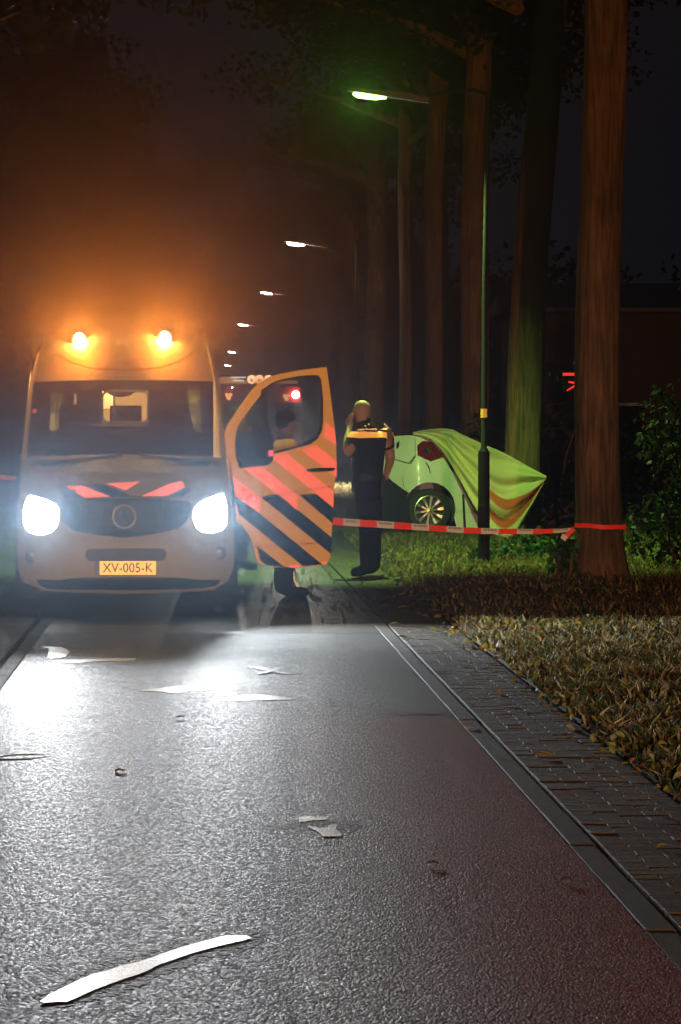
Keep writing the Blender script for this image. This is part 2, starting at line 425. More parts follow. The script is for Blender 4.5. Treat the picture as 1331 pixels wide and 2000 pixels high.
def blade_mat(name):
    m, n, l, b = nt(name)
    a = n.new('ShaderNodeAttribute'); a.attribute_name = 'tint'
    l.new(a.outputs['Color'], b.inputs['Base Color']); b.inputs['Roughness'].default_value = .6; b.inputs['Specular IOR Level'].default_value = .35
    tr = n.new('ShaderNodeBsdfTranslucent'); l.new(a.outputs['Color'], tr.inputs[0])
    mx = n.new('ShaderNodeMixShader'); mx.inputs[0].default_value = .42; l.new(b.outputs[0], mx.inputs[1]); l.new(tr.outputs[0], mx.inputs[2]); l.new(mx.outputs[0], n['Material Output'].inputs[0])
    return m
M['blade'] = blade_mat('grass_blade')
M['litter'] = blade_mat('dead_leaf')
def vcolor(me, cols, per):
    at = me.color_attributes.new('tint', 'FLOAT_COLOR', 'CORNER')
    arr = np.repeat(np.c_[cols, np.ones(len(cols))], per, axis=0).astype(np.float32); at.data.foreach_set('color', arr.ravel())
def grass(name, pts, h0, h1, label, greenness, wmul=1.0):
    """each blade: two quads narrowing to the tip, bent over"""
    n = len(pts); P0 = np.array(pts)
    ang = rng.uniform(0, 2*np.pi, n); h = rng.uniform(h0, h1, n)*rng.uniform(.6, 1.25, n); wd = rng.uniform(.003, .0075, n)*wmul
    lean = rng.uniform(.1, .9, n)*h; la = rng.uniform(0, 2*np.pi, n)
    dx, dy = np.cos(ang)*wd, np.sin(ang)*wd; lx, ly = np.cos(la)*lean, np.sin(la)*lean
    z0 = np.array([vh(abs(p[0]), p[1]) for p in pts])-.02
    def row(t, w): return np.stack([np.stack([P0[:,0]+s*dx*w+lx*t*t, P0[:,1]+s*dy*w+ly*t*t, z0+h*t*(1-.25*t)], 1) for s in (-1, 1)], 1)
    V = np.concatenate([row(0, 1), row(.55, .8), row(1, .12)], 1).reshape(-1, 3)
    o = np.arange(n)[:, None]*6
    Fq = np.concatenate([o+np.array([[0,1,3,2]]), o+np.array([[2,3,5,4]])], 1).reshape(-1, 4)
    me = bpy.data.meshes.new(name); me.from_pydata(V.tolist(), [], Fq.tolist()); me.materials.append(M['blade'])
    g = np.array([.07, .085, .02]); d = np.array([.42, .35, .15]); d2 = np.array([.24, .16, .06])
    t = rng.random(n); pick = np.where((t < greenness)[:, None], g, np.where((t < greenness+(1-greenness)*.55)[:, None], d, d2))
    pick = pick*rng.uniform(.6, 1.4, (n, 1)); vcolor(me, pick, 8)
    return tag(link(name, me), label, kind='stuff')
def scatter(n, x0, x1, y0, y1, edge=True, pw=1.0, hold=None):
    out = []
    while len(out) < n:
        u = random.random(); x = x0+(x1-x0)*u**pw; y = random.uniform(y0, y1)
        if edge and x < x0+.12+.10*math.sin(y*3.1)*math.sin(y*1.7) and random.random() < .8: continue
        if .5+.5*math.sin(x*3.7+1.3*math.sin(y*2.1))*math.sin(y*2.9+math.sin(x*2)) < random.random()*.55: continue
        out.append((x, y))
    return out
grass('verge_grass', scatter(30000, XP, 3.7, 12.5, 20, pw=1.2), .04, .12, 'dry straw and green grass beside the footpath in front', .42, 1.7)
grass('verge_grass', scatter(26000, XP, 5.6, 20, 30, pw=1.2), .04, .12, 'dry rough grass on the verge between footpath and trees', .38, 1.7)
grass('verge_grass', scatter(26000, XP, 6.5, 30, 46, pw=1.1), .06, .15, 'longer green and straw grass below the wrecked car', .28, 1.5)
grass('verge_grass', scatter(14000, 1.35, 4.2, 46, 75, edge=False), .12, .3, 'floodlit pale grass far down the verge', .25, 2.2)
grass('verge_grass', [(-x, y) for x, y in scatter(7000, abs(XLP), 4, 24, 44)], .08, .22, 'grass on the left verge beside the ambulance', .5, 1.6)

grass('verge_grass', scatter(16000, 3.6, 9, 12, 31, edge=False, pw=1.3), .05, .14, 'rougher grass running back from the footpath verge to the bushes', .45, 2.0)
grass('verge_grass', [(-x, y) for x, y in scatter(9000, abs(XLP), 4.5, 9, 24)], .06, .16, 'grass on the left verge before the ambulance', .45, 1.9)
def leaf_shape(L=.07, W=.045, fold=.25):
    vs = []; prof = [(0, .02), (.25, .8), (.5, 1), (.75, .7), (1, .02)]
    for t, w in prof:
        for s in (-1, 0, 1): vs.append((s*w*W/2, (t-.5)*L, abs(s)*w*W*fold*.6+.006*math.sin(t*3)*L/.07))
    fs = []
    for i in range(4):
        for k in range(2): fs.append((i*3+k, i*3+k+1, (i+1)*3+k+1, (i+1)*3+k))
    return vs, fs
def litter(name, pts, label, L0=.05, L1=.09):
    V = []; Fs = []; cols = []
    pal = [(.42, .28, .02), (.30, .14, .03), (.16, .08, .03), (.36, .30, .12), (.25, .24, .04)]
    for x, y, z in pts:
        L = random.uniform(L0, L1); vs, fs = leaf_shape(L, L*.6, random.uniform(.1, .5))
        r = Matrix.Rotation(random.uniform(0, 6.28), 3, 'Z') @ Matrix.Rotation(random.gauss(0, .45), 3, 'X') @ Matrix.Rotation(random.gauss(0, .45), 3, 'Y')
        o = len(V); V += [tuple(r @ Vector(v)+Vector((x, y, z))) for v in vs]; Fs += [tuple(i+o for i in f) for f in fs]
        c = random.choice(pal); k = random.uniform(.6, 1.2); cols += [[c[0]*k, c[1]*k, c[2]*k]]*len(fs)
    me = bpy.data.meshes.new(name); me.from_pydata(V, [], Fs); me.materials.append(M['litter']); vcolor(me, np.array(cols), 4)
    return tag(link(name, me), label, kind='stuff')
lp = [(x, y, vh(x, y)+random.uniform(0, .05)) for x, y in scatter(2200, XP, 4.6, 12.5, 40, pw=2.0)]
lp += [(XP+random.gauss(.03, .06), random.uniform(12, 34), .02) for _ in range(300)]+[(XP-abs(random.gauss(0, .11)), random.uniform(12, 34), .008) for _ in range(110)]
litter('leaf_litter', lp, 'yellow and brown dead leaves strewn along the grass edge', .04, .075)
litter('road_litter', [(random.uniform(.3, 2.3), random.uniform(26, 44), .012) for _ in range(150)], 'small pale leaves scattered over the road behind the open door', .04, .07)

# ------------------------------------------------------------------ helpers for paint marks on the road
def paint(name, label, polys, m, z=.0028, step=.03):
    """flat paint sheets lying on the asphalt, one object"""
    root = None
    for i, (pp, mm, zz) in enumerate(polys):
        pts = [G(*p) for p in pp]; c = sum(pts, Vector())/len(pts)
        if root is None:
            root = thing(name, label, 'road marking', (c.x, c.y, 0)); base = c
        bm = patch_bm([(p.x-base.x, p.y-base.y) for p in pts], 10, lambda u, v: Vector((u, v, z+zz)))
        bm_obj(bm, 'paint_stroke' if mm is M['chalk'] else 'smear', mm, root, smooth=False)
    return root
def worn(name, col, rough, thr, scale=60, spec=.5, bump=.45, coat=.9):
    """paint worn through to the asphalt in patches"""
    m, n, l, b = nt(name)
    b.inputs['Base Color'].default_value = (*col, 1); b.inputs['Roughness'].default_value = rough; b.inputs['Specular IOR Level'].default_value = spec
    tc = n.new('ShaderNodeTexCoord'); t = n.new('ShaderNodeTexNoise'); t.inputs['Scale'].default_value = scale; t.inputs['Detail'].default_value = 5
    l.new(tc.outputs['Object'], t.inputs[0]); mr = n.new('ShaderNodeMapRange'); mr.inputs[1].default_value = thr; mr.inputs[2].default_value = thr+.08
    l.new(t.outputs[0], mr.inputs[0]); l.new(mr.outputs[0], b.inputs['Alpha'])
    b.inputs['Coat Weight'].default_value = coat; b.inputs['Coat Roughness'].default_value = .34
    bp = n.new('ShaderNodeBump'); bp.inputs['Strength'].default_value = bump; bp.inputs['Distance'].default_value = .006
    t9 = n.new('ShaderNodeTexVoronoi'); t9.inputs['Scale'].default_value = 80; l.new(tc.outputs['Object'], t9.inputs[0])
    l.new(t9.outputs[0], bp.inputs['Height']); l.new(bp.outputs[0], b.inputs['Normal'])
    return m
M['chalk'] = worn('white_road_paint', (.85, .86, .84), .48, .22, 60, 1.0)
M['smear'] = worn('grey_scuffed_paint', (.22, .21, .20), .55, .47, 40, .4, .2, 0)
def rag(pts, amp=2.0, k=3):
    """ragged outline: subdivide and jitter"""
    out = []
    for i in range(len(pts)):
        a, b = pts[i], pts[(i+1) % len(pts)]
        for j in range(k):
            t = j/k; out.append((a[0]+(b[0]-a[0])*t+(random.uniform(-amp, amp) if j else 0), a[1]+(b[1]-a[1])*t+(random.uniform(-amp, amp)*.45 if j else 0)))
    return out
paint('paint_mark', 'long bold white paint stroke slanting across the asphalt in the foreground', [
    (rag([(60,1945),(200,1878),(330,1845),(480,1818),(530,1822),(500,1850),(360,1890),(240,1940),(120,1968)], 6), M['smear'], -.002),
    (rag([(78,1957),(95,1944),(180,1904),(260,1883),(350,1853),(440,1829),(478,1828),(492,1833),(470,1840),(430,1849),(380,1862),(310,1886),(270,1905),(200,1929),(130,1959),(85,1960)], 2.5), M['chalk'], 0)], None)
paint('paint_mark', 'broken white paint splash with grey smear in the middle of the road', [
    (rag([(515,1612),(580,1606),(640,1602),(700,1603),(708,1616),(690,1626),(600,1622),(530,1620)], 2.5), M['smear'], -.002),
    (rag([(582,1598),(600,1595),(638,1596),(640,1602),(612,1603),(585,1606)], 1.2), M['chalk'], 0),
    (rag([(598,1613),(622,1618),(640,1616),(658,1610),(656,1620),(668,1630),(664,1635),(632,1635),(618,1624)], 1.2), M['chalk'], 0)], None)
paint('paint_mark', 'white crossed paint strokes on the road below the open door', [
    (rag([(478,1303),(500,1304),(560,1312),(610,1314),(575,1318),(520,1313)], .8), M['smear'], 0),
    (rag([(485,1303),(500,1302),(535,1309),(572,1317),(558,1318),(520,1311)], .8), M['chalk'], .002),
    (rag([(500,1317),(525,1311),(540,1306),(552,1307),(540,1312),(515,1317)], .8), M['chalk'], .004)], None)
paint('paint_mark', 'thin white double streak with bump on the road before the grille', [
    (rag([(262,1349),(310,1345),(345,1341),(375,1338),(420,1342),(435,1346),(370,1350),(335,1355),(318,1352)], .9), M['chalk'], 0)], None)
paint('paint_mark', 'white tapered dash on the road nearest below the crossed strokes', [
    (rag([(425,1367),(470,1359),(500,1357),(540,1360),(576,1365),(565,1368),(500,1368),(450,1370)], .9), M['chalk'], 0)], None)
paint('paint_mark', 'straight white line close in front of the left headlight', [
    (rag([(104,1292),(150,1289),(220,1287),(268,1287),(262,1291),(200,1292),(140,1296)], .7), M['chalk'], 0)], None)
paint('paint_mark', 'white paint blob beside the left kerb in front of the ambulance', [
    (rag([(80,1264),(100,1263),(122,1265),(137,1273),(128,1284),(102,1286),(94,1284),(97,1268)], 1), M['chalk'], 0)], None)
paint('paint_mark', 'small white streak at the asphalt joint in front of the right headlight', [
    (rag([(430,1236),(455,1233),(480,1236),(470,1239),(445,1238)], .5), M['chalk'], 0)], None)
paint('paint_mark', 'worn pale line reaching across the road to the right kerb', [
    (rag([(732,1394),(780,1390),(840,1391),(885,1388),(898,1392),(885,1398),(830,1397),(770,1398)], 1), M['smear'], 0),
    (rag([(800,1392),(870,1391),(885,1394),(840,1396),(805,1396)], 1), M['smear'], .002)], None)

# ------------------------------------------------------------------ ambulance
V_X, V_Y, V_YAW = (250-CX)/(F/25.9), 25.9, R(2.5)
van = thing('ambulance', 'yellow ambulance van with headlights and amber beacons lit and striped door open', 'ambulance', (V_X, V_Y, 0), V_YAW)
ZC = [.15, .22, .30, .45, .64, .70, .98, 1.05, 1.20, 1.35, 2.01, 2.06, 2.25, 2.45, 2.58, 2.66, 2.69]
YC = [.16, .06, .02, 0, .02, .05, .10, .15, .36, .72, 1.38, 1.43, 1.60, 1.85, 2.15, 2.55, 3.0]
ZW = [.15, .30, .70, 1.0, 1.35, 2.0, 2.4, 2.58, 2.66, 2.69]
WW = [.88, .925, .94, .935, .915, .86, .79, .70, .6, .5]
def w_(z): return float(np.interp(z, ZW, WW))
def S(x, z):
    u = min(1.15, abs(x)/w_(z)); k = float(np.interp(z, [.2, .7, 1.1, 1.5, 2.2, 2.6], [.34, .34, .40, .30, .34, .4]))
    p = float(np.interp(z, [.7, 1.2, 1.6], [3.6, 3, 2.6]))
    return float(np.interp(z, ZC, YC))+k*u**p
CT, ST = math.cos(V_YAW), math.sin(V_YAW)
def to_local(w):
    x, y = w[0]-V_X, w[1]-V_Y; return Vector((x*CT+y*ST, -x*ST+y*CT, w[2]))
def to_world(l): return Vector((V_X+l[0]*CT-l[1]*ST, V_Y+l[0]*ST+l[1]*CT, l[2]))
def VL(px, py):
    """photo pixel -> (x, z) on the van's front surface"""
    y = .4
    for _ in range(40):
        w = P(px, py, V_Y+y); l = to_local(w); l2 = l
        y += .6*(S(l.x, l.z)-l.y)
    return (l.x, l.z)
def vpatch(name, pxs, off, m, thick=.02, step=.06, parent=van, sm=0):
    pts = [VL(*p) for p in pxs]
    if sm: pts = smoothpoly(pts, sm)
    bm = patch_bm(pts, step, lambda u, v: Vector((u, S(u, v)-off, v)), thick, None, (0, 1, 0))
    return bm_obj(bm, name, m, parent, angle=30)
vpatch('bonnet', [(44,894),(100,890),(247,887),(380,890),(441,894),(447,930),(452,962),(372,970),(247,969),(115,972),(37,966),(40,930)], 0, M['yellow'], .03)
vpatch('bumper', [(37,968),(115,974),(247,971),(372,972),(452,964),(457,1040),(457,1105),(446,1136),(420,1149),(330,1156),(247,1157),(165,1156),(80,1150),(46,1138),(35,1108),(34,1040)], .004, M['yellow'], .04)
vpatch('roof_front', [(61,746),(150,743),(247,742),(340,743),(429,746),(417,700),(404,660),(393,636),(381,624),(340,614),(247,610),(150,614),(113,624),(98,638),(86,662),(72,702)], 0, M['yellow'], .03)
M['seam'] = mat('roof_seam', (.30, .20, .06), .5)
vpatch('roof_panel_line', [(112,690),(140,706),(180,718),(247,722),(315,716),(350,704),(372,690),(374,692),(350,707),(315,719),(247,725),(180,721),(140,709),(112,693)], .002, M['seam'], .01)
vpatch('windscreen', [(51,891),(150,886),(247,884),(340,886),(434,891),(424,748),(340,745),(247,744),(150,745),(66,748)], -.012, M['windscreen'], 0, .08)
vpatch('pillar', [(43,894),(52,892),(67,747),(60,746)], .002, M['yellow'], .05)
vpatch('pillar', [(433,892),(442,894),(430,746),(423,747)], .002, M['yellow'], .05)
for a in ([(44,890),(49,850),(55,800),(62,745),(68,715),(75,690)], [(441,893),(436,850),(428,795),(420,745),(412,705),(404,672),(395,648),(387,632),(383,624),(366,622)]):
    b = MB(); b.tube([Vector((x, S(x, z)-.012, z)) for x, z in [VL(*q) for q in a]], .011, 8); b.build('rain_gutter', M['yellow'], van)
vpatch('cowl_vent', [(78,899),(170,899),(179,904),(172,911),(82,911),(76,905)], .004, M['black_plastic'], .01)
vpatch('cowl_vent', [(310,897),(410,896),(416,902),(410,910),(318,911),(306,904)], .004, M['black_plastic'], .01)
for q in ([(100,903),(150,897),(238,889)], [(270,889),(345,896),(405,903)]):
    b = MB(); b.tube([Vector((x, S(x, z)-.03, z)) for x, z in [VL(*k) for k in q]], .009, 6); b.build('wiper', M['black_plastic'], van)
def c5(*pts): return [(100+x/4.437, 880+y/4.437) for x, y in pts]
for pp, mm in ((c5((130,312),(268,303),(512,398),(292,410)), 'red_film'), (c5((300,300),(430,284),(700,390),(522,398)), 'blue_film'), (c5((480,286),(770,268),(652,345)), 'red_film'),
               (c5((782,396),(1000,395),(1165,315),(1135,262),(1015,292)), 'red_film'), (c5((55,330),(126,318),(284,404),(120,412)), 'blue_film'), (c5((1010,396),(1150,394),(1220,345),(1175,318)), 'blue_film')):
    vpatch('chevron_stripe', pp, .003, M[mm], 0)
vpatch('grille', [(112,988),(118,978),(180,974),(247,973),(310,974),(370,979),(377,988),(366,1016),(350,1032),(300,1043),(245,1050),(190,1044),(142,1036),(124,1018)], .016, M['dark_grille'], .03)
for k in range(4):
    y0 = 984+k*14; e = 116+k*6
    vpatch('grille_bar', [(e+8, y0), (247, y0-3), (486-e, y0), (486-e, y0+3), (247, y0+1), (e+8, y0+3)], .02, M['black_plastic'], .008)
def vpos(px, py, off=0): x, z = VL(px, py); return Vector((x, S(x, z)-off, z))
eb = vpos(243, 1009, .03)
b = MB(); n = 40
for i in range(n):
    pass
ring = [(eb.x+.095*math.cos(2*math.pi*i/n), eb.y, eb.z+.095*math.sin(2*math.pi*i/n)) for i in range(n+1)]
b.tube(ring, .0095, 8, caps=False); emb = b.build('emblem', mat('satin_chrome', (.85, .8, .72), .38, .2), van)
b = MB(); b.lathe(eb+Vector((0, .012, 0)), (0, -1, 0), [(.001, .006), (.085, .004), (.088, 0)], 32); b.build('emblem_disc', M['black_plastic'], emb)
b = MB()
for a in (90, 210, 330):
    b.tube([eb, eb+Vector((.088*math.cos(R(a)), 0, .088*math.sin(R(a))))], [.012, .003], 6)
b.build('emblem_star', M['dark_grille'], emb)
for q in ((167, 991), (320, 990)):
    c = vpos(*q, .02); b = MB(); b.ball(c, (.016, .012, .012)); b.build('grille_lamp', M['chrome'], van)
HL = {}
for side, pp, cc in (('l', [(50,969),(59,963),(90,972),(116,984),(119,1010),(110,1038),(78,1049),(48,1040),(40,1004)], (80, 1008)),
                     ('r', [(378,988),(400,972),(437,959),(441,966),(448,1004),(444,1034),(420,1044),(386,1040),(374,1012)], (414, 1003))):
    hb_ = vpatch('headlight', pp, .014, M['chrome'], .03, sm=1)
    vpatch('headlight_lens', [(cc[0]+(x-cc[0])*.93, cc[1]+(y-cc[1])*.93) for x, y in pp], .022, M['head_lens'], 0, parent=hb_, sm=1)
    HL[side] = to_world(vpos(*cc, .32))
vpatch('bumper_intake', [(168,1078),(176,1072),(250,1071),(318,1071),(326,1079),(322,1093),(312,1096),(250,1096),(174,1096),(167,1089)], .012, M['dark_grille'], .02)
vpatch('bumper_grille', [(72,1131),(115,1134),(150,1128),(250,1127),(350,1128),(395,1133),(432,1132),(424,1143),(395,1149),(247,1153),(95,1150),(78,1143)], .012, M['dark_grille'], .02)
vpatch('bumper_lip', [(75,1150),(247,1156),(420,1149),(418,1153),(247,1160),(78,1154)], .014, M['yellow'], .03)
for q in ((62, 1086), (430, 1080)):
    c = vpos(*q, .012); b = MB(); b.lathe(c, (0, -1, 0), [(.055, -.01), (.055, .008), (.045, .012), (.001, .002)], 20); f_ = b.build('fog_lamp', M['black_plastic'], van)
    b = MB(); b.lathe(c, (0, -1, 0), [(.036, .004), (.03, .014), (.001, .018)], 16); b.build('fog_lens', M['chrome'], f_)
# number plate
pc = vpos(250, 1109, .02); s_ = F/(V_Y+pc.y)
b = MB(); b.box((pc.x, pc.y-.004, pc.z), (.475, .012, .115)); plate = b.build('number_plate', M['plate_film'], van, bevel=.004)
b = MB(); b.box((pc.x-.258, pc.y-.004, pc.z), (.038, .012, .115)); b.build('plate_band', M['plate_blue'], plate)
def letters(body, size, pos, m, parent, name='lettering', mirror=False, sx=1, rot=(R(90), 0, 0)):
    me = text_mesh(body, size, mirror); me.materials.clear(); me.materials.append(m)
    for v in me.vertices: v.co.x *= sx
    o = link(name, me, parent, pos); o.rotation_euler = rot; return o
letters('XV-005-K', .112, (pc.x, pc.y-.0125, pc.z-.002), M['letter'], plate, 'plate_lettering', sx=.92)
letters('NL', .034, (pc.x-.258, pc.y-.0125, pc.z-.03), M['white_letter'], plate, 'plate_lettering')
# faded mirrored word on the bonnet
bmw = vpos(247, 928, .004); bx, bz = bmw.x, bmw.z
me = text_mesh('AMBULANCE', .15, True)
for v in me.vertices:
    u = bx+v.co.x*.95; zz = bz+v.co.y*.30; v.co = Vector((u, S(u, zz)-.004, zz))
me.materials.clear(); me.materials.append(M['faint_letter']); link('bonnet_lettering', me, van)
# beacons on the roof front
for q in ((155, 664), (322, 661)):
    c = vpos(*q, .03)
    b = MB(); b.lathe(c+Vector((0, .05, 0)), (0, -1, 0), [(.09, -.02), (.09, .02), (.075, .035), (.001, .04)], 24); bh = b.build('beacon', M['black_plastic'], van)
    b = MB(); b.ball(c-Vector((0, .035, 0)), (.05, .04, .06)); b.build('beacon_lens', M['beacon_lens'], bh)
    o = to_world(c-Vector((0, .12, -.03)))
    lamp('beacon_beam', 'SPOT', o, I_BEACON, AMBER, .05, o+Vector((0, -.62, .8)), 136, 1)
    lamp('beacon_glow', 'SPOT', o, 900, (1, .24, .022), .05, o+Vector((0, -1, math.tan(R(12)))), 30, .12)
    lamp('beacon_light', 'SPOT', to_world(c-Vector((0, .34, -.02))), 1.0, (1, .28, .03), .12, to_world(c-Vector((0, -.1, .55))), 128, .8)
c = vpos(239, 667, .03); b = MB(); b.box(c, (.075, .08, .085)); b.build('roof_camera', M['yellow'], van, bevel=.008)
c = vpos(236, 702, .01); b = MB(); b.ball(c, .008); b.build('roof_stud', M['chrome'], van)
# body behind the front: sides, roof, rear, floor
b = MB(); zs = [.34, .5, .7, 1.0, 1.35, 1.7, 2.05, 2.3, 2.45, 2.58, 2.66, 2.69]
def front_edge(z): return S(w_(z)*.985, z)+.02
b_l = MB(); b_r = MB(); ys = [1.25, 2.38, 3.6, 5.6]
for side, bb in ((-1, b_l), (1, b_r)):
    for i in range(len(zs)-1):
        z0, z1 = zs[i], zs[i+1]
        rowy0 = [front_edge(z0)]+[max(y, front_edge(z0)+.02*(k+1)) for k, y in enumerate(ys)]; rowy1 = [front_edge(z1)]+[max(y, front_edge(z1)+.02*(k+1)) for k, y in enumerate(ys)]
        for k in range(len(ys)):
            if side == 1 and k == 1 and z0 >= .5 and z1 <= 2.06: continue
            if k == 0 and z1 > 1.36 and z0 < 2.05: continue
            bb.add([(side*w_(z0), rowy0[k], z0), (side*w_(z0), rowy0[k+1], z0), (side*w_(z1), rowy1[k+1], z1), (side*w_(z1), rowy1[k], z1)], [(0,1,2,3)])
b_l.build('side_panel', M['yellow'], van); b_r.build('side_panel', M['yellow'], van)
b = MB(); b.add([(-.5, 3.3, 2.69), (.5, 3.3, 2.69), (.5, 5.6, 2.69), (-.5, 5.6, 2.69)], [(0,1,2,3)])
b.add([(-.5, S(.5, 2.68), 2.685), (.5, S(.5, 2.68), 2.685), (.5, 3.32, 2.69), (-.5, 3.32, 2.69)], [(0,1,2,3)]); b.build('roof', M['yellow'], van)
b = MB(); vs = [(-w_(z), 5.6, z) for z in zs]+[(w_(z), 5.6, z) for z in reversed(zs)]; b.add(vs, [tuple(range(len(vs)))]); b.build('rear_panel', M['yellow'], van)
b = MB(); b.box((0, 2.95, .45), (1.76, 5.2, .12)); b.box((0, .95, .75), (1.5, .9, .5)); b.build('floor_pan', M['black_plastic'], van)
for sx_ in (-1, 1):
    for y in (.86, 4.35):
        b = MB(); b.lathe((sx_*.74, y, .345), (sx_, 0, 0), [(.2, -.1), (.33, -.11), (.345, -.09), (.345, .19), (.33, .215), (.24, .21), (.2, .19)], 36); t_ = b.build('wheel', M['rubber'], van)
        b = MB(); b.lathe((sx_*.74, y, .345), (sx_, 0, 0), [(.2, .17), (.17, .14), (.08, .16), (.001, .16)], 24); b.build('wheel_rim', M['alloy'], t_)
# cab interior
b = MB(); b.box((0, .98, 1.17), (1.66, .5, .26)); b.box((0, 1.2, .9), (1.66, .2, .5)); b.build('dashboard', M['black_plastic'], van, bevel=.05)
for sx_ in (-.44, .46):
    b = MB(); b.box((sx_, 1.95, 1.15), (.5, .16, .75), Matrix.Rotation(R(-10), 3, 'X')); st = b.build('seat', M['seat'], van, bevel=.07)
    b = MB(); b.box((sx_, 2.04, 1.68), (.27, .1, .24)); b.build('headrest', M['seat'], st, bevel=.05)
b = MB(); n = 24
b.tube([(-.44+.19*math.cos(2*math.pi*i/n), 1.32+.06*math.sin(2*math.pi*i/n), 1.26+.17*math.sin(2*math.pi*i/n)) for i in range(n+1)], .016, 6, caps=False); b.build('steering_wheel', M['black_plastic'], van)
def VI(px, py, yl):
    """photo pixel -> local point on the plane at local depth yl"""
    w = P(px, py, V_Y+yl); l = to_local(w); w = P(px, py, V_Y+yl+(yl-l.y)); return to_local(w)
yp = 2.42; a0 = VI(200, 764, yp); a1 = VI(290, 825, yp)
b = MB(); zt, zb = 2.45, .5
b.box(((-.84+a0.x)/2, yp, (zt+zb)/2), (a0.x+.84, .03, zt-zb)); b.box(((.84+a1.x)/2, yp, (zt+zb)/2), (.84-a1.x, .03, zt-zb))
b.box(((a0.x+a1.x)/2, yp, (zt+a0.z)/2), (a1.x-a0.x, .03, zt-a0.z)); b.box(((a0.x+a1.x)/2, yp, (zb+a1.z)/2), (a1.x-a0.x, .03, a1.z-zb))
part = b.build('partition', M['black_plastic'], van, smooth=False)
cx0, cx1, cz0, cz1 = a0.x, a1.x, a1.z, a0.z
def rr_path(x0, x1, z0, z1, r, y, n=5):
    o = []
    for cx_, cz_, st in ((x1-r, z1-r, 0), (x0+r, z1-r, 90), (x0+r, z0+r, 180), (x1-r, z0+r, 270)):
        for k in range(n+1): a = R(st+90*k/n); o.append((cx_+r*math.cos(a), y, cz_+r*math.sin(a)))
    return o+[o[0]]
b = MB(); b.tube(rr_path(cx0, cx1, cz0, cz1, .06, yp-.03), .013, 6, caps=False); b.build('partition_window_frame', M['grey_frame'], part)
b = MB(); b.box((cx0+.11, yp-.03, (cz0+cz1)/2), (.02, .02, cz1-cz0)); b.build('partition_window_bar', M['grey_frame'], part)
b = MB(); b.box(((cx0+cx1)/2-.12, yp-.06, cz0-.02), (.62, .05, .03)); b.build('partition_shelf', M['grey_frame'], part)
b = MB(); b.box((0, 5.4, 1.5), (1.6, .04, 2)); b.box((0, 4.6, 1.1), (.9, .3, .9)); b.box((-.3, 4.2, 1.95), (.5, .3, .35)); b.build('patient_cabin', M['liner'], van, smooth=False)
c = VI(236, 782, 3.4); b = MB(); b.ball((c.x, 3.4, 1.98), (.16, .1, .10)); b.box((c.x+.05, 3.45, 1.72), (.3, .1, .16)); b.build('equipment_bag', M['seat'], van)
lamp('patient_cabin_light', 'POINT', to_world(Vector((.15, 3.7, 2.30))), 13, (1, .55, .18), .1)
b = MB(); b.box((0, 4.0, 2.445), (1.52, 3.16, .02)); b.build('cabin_ceiling', M['liner'], van, smooth=False)
b = MB(); b.box((.15, 3.7, 2.41), (.3, .5, .03)); b.build('ceiling_lamp', emat('warm_ceiling_lamp', (1, .6, .25), 3), van)
def strap(name, pxs, yl, m):
    pts = [VI(*p, yl) for p in pxs]; bm = patch_bm([(p.x, p.z) for p in pts], .5, lambda u, v: Vector((u, yl, v)), .03, None, (0, 1, 0)); return bm_obj(bm, name, m, van, smooth=False)
M['hivis_lit'] = mat('hi_vis_jacket', (.9, .72, .05), .7, emit=(1, .55, .12), strength=.25)
def jacket(pxs, yl): return strap('hi_vis_jacket', pxs, yl, M['hivis'])
M['lit_patch'] = emat('painted_cabin_light', (1, .62, .18), .55)  # lit bits of the cab interior put into a glowing colour, no lamp
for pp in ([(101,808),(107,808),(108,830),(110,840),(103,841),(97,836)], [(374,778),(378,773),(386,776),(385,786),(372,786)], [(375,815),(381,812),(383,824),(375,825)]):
    strap('painted_lit_patch', pp, 2.30, M['lit_patch'])
strap('painted_lit_patch', [(145,770),(150,768),(151,795),(144,796)], 2.30, M['lit_patch'])
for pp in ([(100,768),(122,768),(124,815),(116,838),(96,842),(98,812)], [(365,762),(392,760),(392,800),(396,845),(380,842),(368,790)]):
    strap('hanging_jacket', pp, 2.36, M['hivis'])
strap('dash_frame', [(217,841),(269,839),(269,842),(220,845),(220,854),(217,854)], .96, M['grey_frame'])
c = VI(68, 803, 2.2); b = MB(); b.ball(c, .022); b.build('red_indicator_lamp', M['red_led'], van)
lamp('cab_fill_light', 'POINT', to_world(Vector((.1, 2.1, 2.05))), .22, (1, .6, .25), .1)  # unseen fill lamp added to lift the seats behind the windscreen

# headlights' own light
for k, o in HL.items():
    hbm = lamp('headlight_beam', 'SPOT', o, I_HEAD*(1.15 if k == 'l' else .5), (.93, .96, 1), .07, o+Vector((.6, -14, -.12)), 22, 1)
    hbm.scale = (2.3, 1, 1)                      # low beam: wide and flat
    sd_ = -1 if k == 'l' else 1
    lamp('headlight_spread', 'SPOT', o, 115 if sd_ > 0 else 40, (.85, .94, 1), .07, o+Vector((6.6*sd_, -10, .6)), 80, 1)
    lamp('headlight_glow', 'SPOT', o, 540, (.44, .72, 1), .07, o+Vector((0, -1, math.tan(R(14)))), 31, .12)

